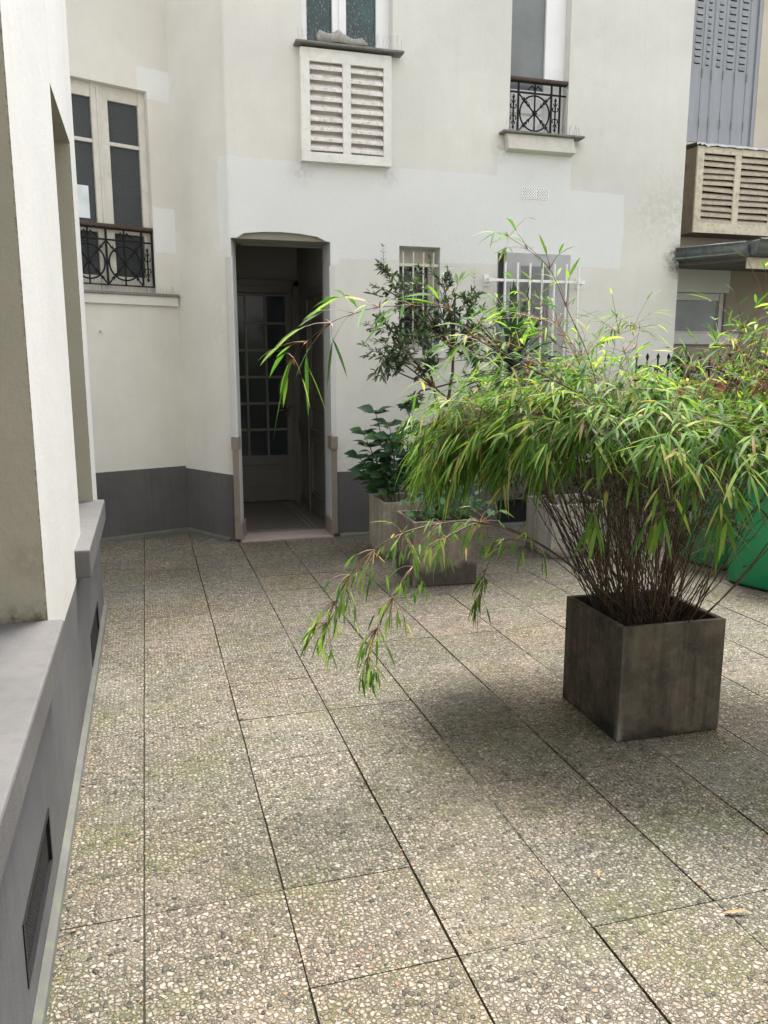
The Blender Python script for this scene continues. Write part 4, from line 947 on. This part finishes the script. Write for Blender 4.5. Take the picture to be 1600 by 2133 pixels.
def arching(pts, seed, r0=.0035, start=3, L=.14, W=.017, per=4, name='arching_cane', sub=5, twl=.12, sheath=True, droopd=-.1):
    rn = random.Random(seed); P_ = [V(p) for p in pts]; sm_ = []
    for i in range(len(P_)-1):
        p0 = P_[max(i-1, 0)]; p1 = P_[i]; p2 = P_[i+1]; p3 = P_[min(i+2, len(P_)-1)]
        for k in range(sub):
            t = k/sub; sm_.append(.5*((2*p1)+(p2-p0)*t+(2*p0-5*p1+4*p2-p3)*t*t+(3*p1-p0-3*p2+p3)*t**3))
    sm_.append(P_[-1]); n = len(sm_)
    c = MB(); c.tube(sm_, [r0*(1-.75*k/n) for k in range(n)], 5); co_ = c.build(name, 'cane', bam)
    f = MB(); s = MB(); tw = MB()
    for i in range(start, len(P_)):
        p = P_[i]; dirn = (P_[i]-P_[i-1]).normalized()
        if sheath:
            for _ in range(6): s.leaf(p, (dirn+V((rn.gauss(0, .8), rn.gauss(0, .8), rn.gauss(.2, .6)))), V((0, 0, 1)), .028, .0045, 0)
        for _ in range(per):
            d_ = (dirn*rn.uniform(.3, 1)+V((rn.gauss(0, .55), rn.gauss(0, .55), rn.gauss(droopd, .45)))).normalized(); e = p+d_*twl*rn.uniform(.5, 1.2)
            tw.tube([p, (p+e)/2+V((0, 0, .006)), e], [.0016, .0013, .0009], 3, False)
            leafspray(f, e, d_+V((0, 0, droopd)), rn.choice((1, 2, 2, 3)), L, W, rn, spread=.6, droop=.22)
    leafspray(f, P_[-1], (P_[-1]-P_[-2]), 3, L*1.1, W*1.1, rn, .5, .5)
    f.build('leaves', 'bamboo_leaf', co_); tw.build('twigs', 'cane_light', co_)
    if sheath: s.build('sheaths', 'sheath', co_)
arching([(2.0, 2.95, .45), (1.877, 2.89, 1.074), (1.697, 2.838, 1.374), (1.393, 2.823, 1.533), (1.151, 2.789, 1.645), (1.049, 2.767, 1.735), (.918, 2.753, 1.745), (.789, 2.759, 1.738), (.700, 2.761, 1.715), (.618, 2.757, 1.683), (.535, 2.761, 1.62), (.49, 2.78, 1.565)], 3, .0032, 3, .14, .0165, 3)
arching([(2.061, 3.044, .45), (1.991, 3.065, 1.046), (1.885, 3.095, 1.359), (1.816, 3.116, 1.582), (1.72, 3.144, 1.781), (1.637, 3.147, 1.935), (1.535, 3.146, 2.007), (1.44, 3.128, 2.05)], 5, .003, 3, .11, .013, 3)
arching([(1.98, 2.9, .45), (1.80, 2.90, .60), (1.612, 2.863, .752), (1.413, 2.817, .874), (1.191, 2.778, .955), (1.016, 2.724, .97), (.866, 2.716, .945), (.753, 2.697, .895), (.66, 2.677, .815), (.61, 2.692, .72), (.58, 2.704, .64)], 7, .0042, 3, .066, .0092, 13, twl=.10, droopd=-.45, sheath=False)
arching([(1.99, 2.88, .45), (1.554, 2.88, .792), (1.267, 2.86, .931), (1.069, 2.813, .895), (.932, 2.801, .795), (.85, 2.779, .69), (.79, 2.794, .57), (.755, 2.80, .46)], 9, .0042, 2, .066, .0092, 13, twl=.09, droopd=-.5, sheath=False)
arching([(1.95, 2.95, .45), (1.60, 3.0, .75), (1.42, 3.03, .82), (1.33, 3.03, .70), (1.30, 3.02, .60)], 13, .0025, 2, .085, .010, 5, twl=.07, droopd=-.5, sheath=False)
R3 = random.Random(21)
for k in range(38):   # loose upright sprays over the crown
    a = R3.uniform(-1.3, 1.9) if k < 19 else R3.uniform(1.5, 2.9) if k < 27 else R3.uniform(-1.2, .2)
    b = BC+V((.1*cos(a), .1*sin(a), .45)); hgt = R3.uniform(1.52, 1.90) if k < 19 else R3.uniform(1.5, 1.75) if k < 27 else R3.uniform(1.55, 1.86); rr = R3.uniform(.35, 1.0)+(.25 if k >= 27 else 0)
    top = BC+V((rr*cos(a), rr*sin(a), hgt))
    pts = [bez(b, b+V((0, 0, .75)), top+V((-.2*cos(a), -.2*sin(a), .02)), top, t/7) for t in range(8)]
    arching(pts, 40+k, .0022, 4, .10, .0115, 5, sub=3, twl=.17)
for k in range(3):   # low leaf sprays hanging in front of the canes
    a = radians((215, 262, 240)[k]); top = BC+V((.42*cos(a), .42*sin(a), 1.20)); pts = [BC+V((.05*cos(a), .05*sin(a), .7)), BC+V((.25*cos(a), .25*sin(a), 1.10)), top, top+V((.10*cos(a), .10*sin(a), -.08)), top+V((.14*cos(a), .14*sin(a), -.18))]
    arching(pts, 70+k, .0025, 3, .12, .017, 3, sub=3, twl=.07, droopd=-.5, sheath=False)
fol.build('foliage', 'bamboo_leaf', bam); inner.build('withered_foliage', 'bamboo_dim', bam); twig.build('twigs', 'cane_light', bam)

# ------------------------------------------------------------------ small leaved tree
ot = thing('small_tree', (2.06, 5.5, .40), 'small dark leaved tree with a forked brown trunk, rising before the small barred window', 'tree')
rn = random.Random(8); tr = MB(); br = MB(); lf = MB()
tr.tube([(2.05, 5.56, .38), (2.045, 5.555, .8), (2.04, 5.55, 1.1), (2.055, 5.545, 1.20)], [.030, .027, .025, .022], 8)
tr.tube([(2.055, 5.545, 1.18), (2.02, 5.56, 1.29), (2.0, 5.57, 1.42)], [.015, .012, .009], 7); tr.tube([(2.055, 5.545, 1.18), (2.10, 5.53, 1.28), (2.13, 5.525, 1.5), (2.135, 5.52, 1.8), (2.14, 5.52, 2.02)], [.015, .013, .011, .008, .004], 7)
tr.build('trunk', 'bark', ot)
clumps = [((1.62, 5.66, 1.62), .17), ((1.78, 5.62, 1.60), .20), ((1.93, 5.6, 1.66), .17), ((1.70, 5.66, 1.80), .17), ((1.88, 5.6, 1.84), .17), ((1.70, 5.65, 2.05), .15), ((1.86, 5.6, 2.10), .15), ((1.67, 5.66, 2.20), .08), ((2.03, 5.57, 1.98), .16), ((2.10, 5.54, 1.75), .15), ((2.25, 5.50, 1.86), .14), ((2.22, 5.5, 1.66), .13), ((1.98, 5.6, 1.50), .12), ((1.73, 5.64, 1.50), .12), ((1.88, 5.6, 1.30), .035), ((1.80, 5.62, 1.235), .03), ((2.30, 5.48, 1.42), .10), ((2.22, 5.5, 1.20), .08), ((2.05, 5.56, 2.15), .08), ((2.26, 5.49, 2.02), .09), ((2.28, 5.48, 1.76), .12), ((2.33, 5.47, 1.58), .09), ((2.14, 5.53, 1.90), .12)]
hub = V((2.01, 5.57, 1.38)); hub2 = V((2.13, 5.525, 1.65))
for c, r in clumps:
    c = V(c); h0 = hub if (c-hub).length < (c-hub2).length+.1 else hub2
    m0 = h0.lerp(c, .5)+V((rn.gauss(0, .03), rn.gauss(0, .03), rn.gauss(.02, .02))); br.tube([h0, m0, c], [.008, .005, .003], 5)
    n = max(4, int(r*80))
    for k in range(n):
        d_ = V((rn.gauss(0, 1), rn.gauss(0, 1), rn.gauss(.15, .8))).normalized(); e = c+d_*r*rn.uniform(.55, 1.15); s0 = m0.lerp(c, rn.uniform(.5, 1))
        br.tube([s0, (s0+e)/2+V((0, 0, .01)), e], [.002, .0015, .001], 4, False)
        for f in (.35, .5, .65, .8, .92, 1.0):
            p = s0.lerp(e, f)
            for sg in (-1, 1):
                dd = ((e-s0).normalized()+V((rn.gauss(0, .7), rn.gauss(0, .7), rn.gauss(0, .6)))).normalized(); lf.leaf(p, dd, V((rn.gauss(0, .5), rn.gauss(0, .5), 1)), rn.uniform(.038, .066), rn.uniform(.013, .021), .15, prof=OVAL)
for (x, y, z, L) in ((1.655, 5.66, 2.22, .16), (2.275, 5.49, 2.0, .20), (1.98, 5.58, 2.20, .1)):
    br.tube([(x, y, z), (x-.01, y, z+L)], [.002, .001], 4)
    for k in range(7):
        for sg in (-1, 1): lf.leaf((x-.01*k/7, y, z+L*k/7), (sg*.8, rn.gauss(0, .5), .8), (0, 0, 1), .04, .010, .1, prof=OVAL)
br.build('branches', 'bark', ot); lf.build('crown', 'olive_leaf', ot)

# ------------------------------------------------------------------ broad leaved shrub in the pale planter
bs_ = thing('broad_leaf_shrub', (2.0, 6.3, .38), 'broad leaved dark green shrub in the pale planter by the doorway', 'plant')
rn = random.Random(17); s = MB(); lf = MB()
stems = [((1.90, 6.28), (1.70, 6.40, .98)), ((1.93, 6.25), (1.79, 6.36, 1.15)), ((1.98, 6.3), (1.90, 6.34, 1.05)), ((2.0, 6.25), (2.06, 6.3, 1.18)), ((1.95, 6.35), (1.67, 6.42, .78)), ((2.05, 6.35), (2.18, 6.26, 1.02)), ((1.9, 6.2), (1.80, 6.25, .72)), ((2.05, 6.25), (2.1, 6.2, .8)), ((1.97, 6.4), (1.95, 6.42, .9)), ((1.9, 6.3), (1.74, 6.36, .88)), ((1.92, 6.22), (1.86, 6.2, .95)), ((2.0, 6.2), (2.0, 6.16, 1.0)), ((1.88, 6.35), (1.66, 6.3, .66))]
for b, e in stems:
    b = V((b[0], b[1], .38)); e = V(e); m0 = b.lerp(e, .5)+V((0, 0, .06)); P_ = [bez(b, m0, m0, e, t/8) for t in range(9)]; s.tube(P_, [.006-.0004*k for k in range(9)], 5, False)
    for k in range(2, 9):
        p = P_[k]; a0 = k*1.57+rn.gauss(0, .3)
        for sg in (0, pi):
            a = a0+sg; sz = rn.uniform(.7, 1.1)*(1.0 if k < 8 else 1.05); d_ = V((cos(a), sin(a), .30 if k < 8 else .7)); lf.leaf(p+d_*.02, d_, V((rn.gauss(0, .5), rn.gauss(-.6, .5), 1)), .155*sz, .085*sz, .35, prof=TIP, fold=.22)
    for sg in range(4):
        a = sg*pi/2+rn.random(); lf.leaf(e, V((cos(a), sin(a), .5)), V((0, -.5, 1)), .14, .07, .3, prof=TIP)
s.build('stems', 'green_stem', bs_); lf.build('foliage', 'broad_leaf', bs_)

# ------------------------------------------------------------------ geranium under the small tree
ge = thing('geranium', (1.98, 5.4, .40), 'bright round lobed leaves at the foot of the small tree', 'plant')
rn = random.Random(23); s = MB(); lf = MB()
def lobed(mb, c, nrm, r, rn):
    nrm = V(nrm).normalized(); u = nrm.orthogonal().normalized(); w_ = nrm.cross(u); n = 21; vs = [V(c)]; ph = rn.random()*6
    for k in range(n):
        a = 2*pi*k/n; rr = r*(1+.18*cos(a*5+ph)+.05*cos(a*15)); vs.append(V(c)+(u*cos(a+.1)+w_*sin(a+.1))*rr+nrm*(.22*r+.08*r*cos(a*5)))
    mb.add(vs, [(0, k+1, (k+1) % n+1) for k in range(n-1)], True)
for k in range(95):
    b = V((1.98+rn.uniform(-.17, .17), 5.43+rn.uniform(-.17, .17), .39)); e = b+V((rn.gauss(.07, .12), rn.gauss(-.03, .08), rn.uniform(.06, .34)))
    s.tube([b, (b+e)/2+V((0, 0, .02)), e], .0018, 4, False); lobed(lf, e, (rn.gauss(0, .5), rn.gauss(-.3, .4), 1), rn.uniform(.018, .038), rn)
s.build('stems', 'green_stem', ge); lf.build('foliage', 'geranium_leaf', ge)

# ------------------------------------------------------------------ yucca in the pale grey planter
yu = thing('yucca', (3.2, 5.95, .38), 'dark green yucca with stiff sword leaves in the planter by the cellar vent', 'plant')
rn = random.Random(31); s = MB(); lf = MB()
s.tube([(3.22, 5.92, .37), (3.02, 5.93, .75), (2.84, 5.95, 1.2), (2.80, 5.955, 1.58)], [.03, .028, .026, .022], 8); s.build('trunk', 'bark', yu)
SW = ((0, .7), (.25, .95), (.6, 1.), (.85, .55), (1., 0.))
for k in range(70):
    a = k*2.4; el = radians(88-k*1.75+rn.gauss(0, 5)); d_ = V((cos(a)*cos(el), sin(a)*cos(el), sin(el))); L = rn.uniform(.48, .68)
    lf.leaf((2.80, 5.955, 1.62-.0036*k), d_, (-cos(a)*sin(el), -sin(a)*sin(el), cos(el)), L, .05, .10 if k < 30 else .35, prof=SW, fold=.35)
lf.build('foliage', 'yucca_leaf', yu)

# ------------------------------------------------------------------ climber on the barred window, pot plant on the small sill
cl = thing('climbing_ivy', (3.5, YF-.13, 1.25), 'green ivy climbing the white bars of the larger window', 'plant')
rn = random.Random(37); s = MB(); lf = MB()
for k in range(6):
    x0 = 3.42+.09*k; P_ = [V((x0+.05*sin(i*1.3+k), YF-.15+.02*cos(i*2), .95+i*.11)) for i in range(6+(k % 2))]; s.tube(P_, .003, 4)
    for p in P_[1:]: leafy(lf, p, (.07, .05, .06), 7, .055, .05, rn, prof=TIP)
s.build('stems', 'green_stem', cl); lf.build('foliage', 'ivy_leaf', cl)
pt = thing('plant_pot', (2.40, YF-.03, 1.682), 'small plant pot on the sill of the narrow barred window', 'pot')
q = MB(); q.lathe((2.40, YF+.0, 1.684), [(.045, 0), (.06, .09), (.066, .09), (.066, .105), (.056, .105), (.05, .08)], 16); q.build('pot', 'pot_white', pt)
sp = thing('sill_plant', (2.40, YF-.03, 1.78), 'bushy fine leaved green plant spilling over the sill of the narrow barred window', 'plant')
rn = random.Random(41); lf = MB(); s = MB()
for k in range(40):
    b = V((2.40, YF-.0, 1.775)); e = b+V((rn.gauss(0, .075), rn.uniform(-.17, .0), rn.uniform(-.02, .09))); s.tube([b, (b+e)/2+V((0, 0, .03)), e], .001, 3, False)
    leafy(lf, e, (.035, .03, .03), 16, .016, .010, rn, prof=OVAL)
s.build('stems', 'green_stem', sp); lf.build('foliage', 'ivy_leaf', sp)

# ------------------------------------------------------------------ grit and scraps caught in the joints
rn = random.Random(77); q = MB()
for k in range(330):
    t = rn.random()
    if t < .35: x = -.295+rn.random()**2*.05; y = rn.uniform(1.2, 5.2)
    elif t < .7: x = -.08+.4*rn.randint(0, 9)+rn.gauss(0, .006); y = rn.uniform(1.3, 6.8)
    elif t < .85: x = rn.uniform(1.7, 2.9); y = rn.uniform(2.2, 3.6)
    else: x = rn.uniform(-.2, 4.0); y = 7.0-rn.random()**2*.12
    a = rn.uniform(0, 6.28); q.leaf((x, y, .004), (cos(a), sin(a), rn.uniform(0, .15)), (rn.gauss(0, .3), rn.gauss(0, .3), 1), rn.uniform(.006, .022), rn.uniform(.002, .006), .05, prof=((0, .5), (.5, 1.), (1., 0.)))
o = q.build('leaf_litter', 'drygrass'); o['kind'] = 'stuff'; o['label'] = 'scraps of dry leaf and grit caught in the paving joints'; o['category'] = 'leaf litter'

# ------------------------------------------------------------------ fallen leaves
fl_ = [(1.50, 1.70, 35, .075, 'long dry curled leaf lying alone on the paving at the front'), (1.27, 1.98, 100, .05, 'small dry leaf on the paving near a joint, left of the long dry leaf'), (1.72, 1.98, 70, .035, 'tiny dry leaf on the paving just behind the long dry leaf'), (-.03, 1.72, 40, .03, 'small pale leaf fragment on the paving beside the left joint'), (-.28, 2.1, 110, .03, 'tiny dry leaf against the strip below the left wall')]
for (x, y, a, L, lab) in fl_:
    q = MB(); a = radians(a); q.leaf((x, y, .008), (cos(a), -sin(a)*.3, .0), (0, 0, 1), L, L*.16, -.06, fold=.5); o = q.build('fallen_leaf', 'drygrass', origin=(x, y, .006)); tag(o, lab, 'leaf', 'fallen leaves on the paving')

for o in bpy.data.objects:
    if '_o' in o: del o['_o']
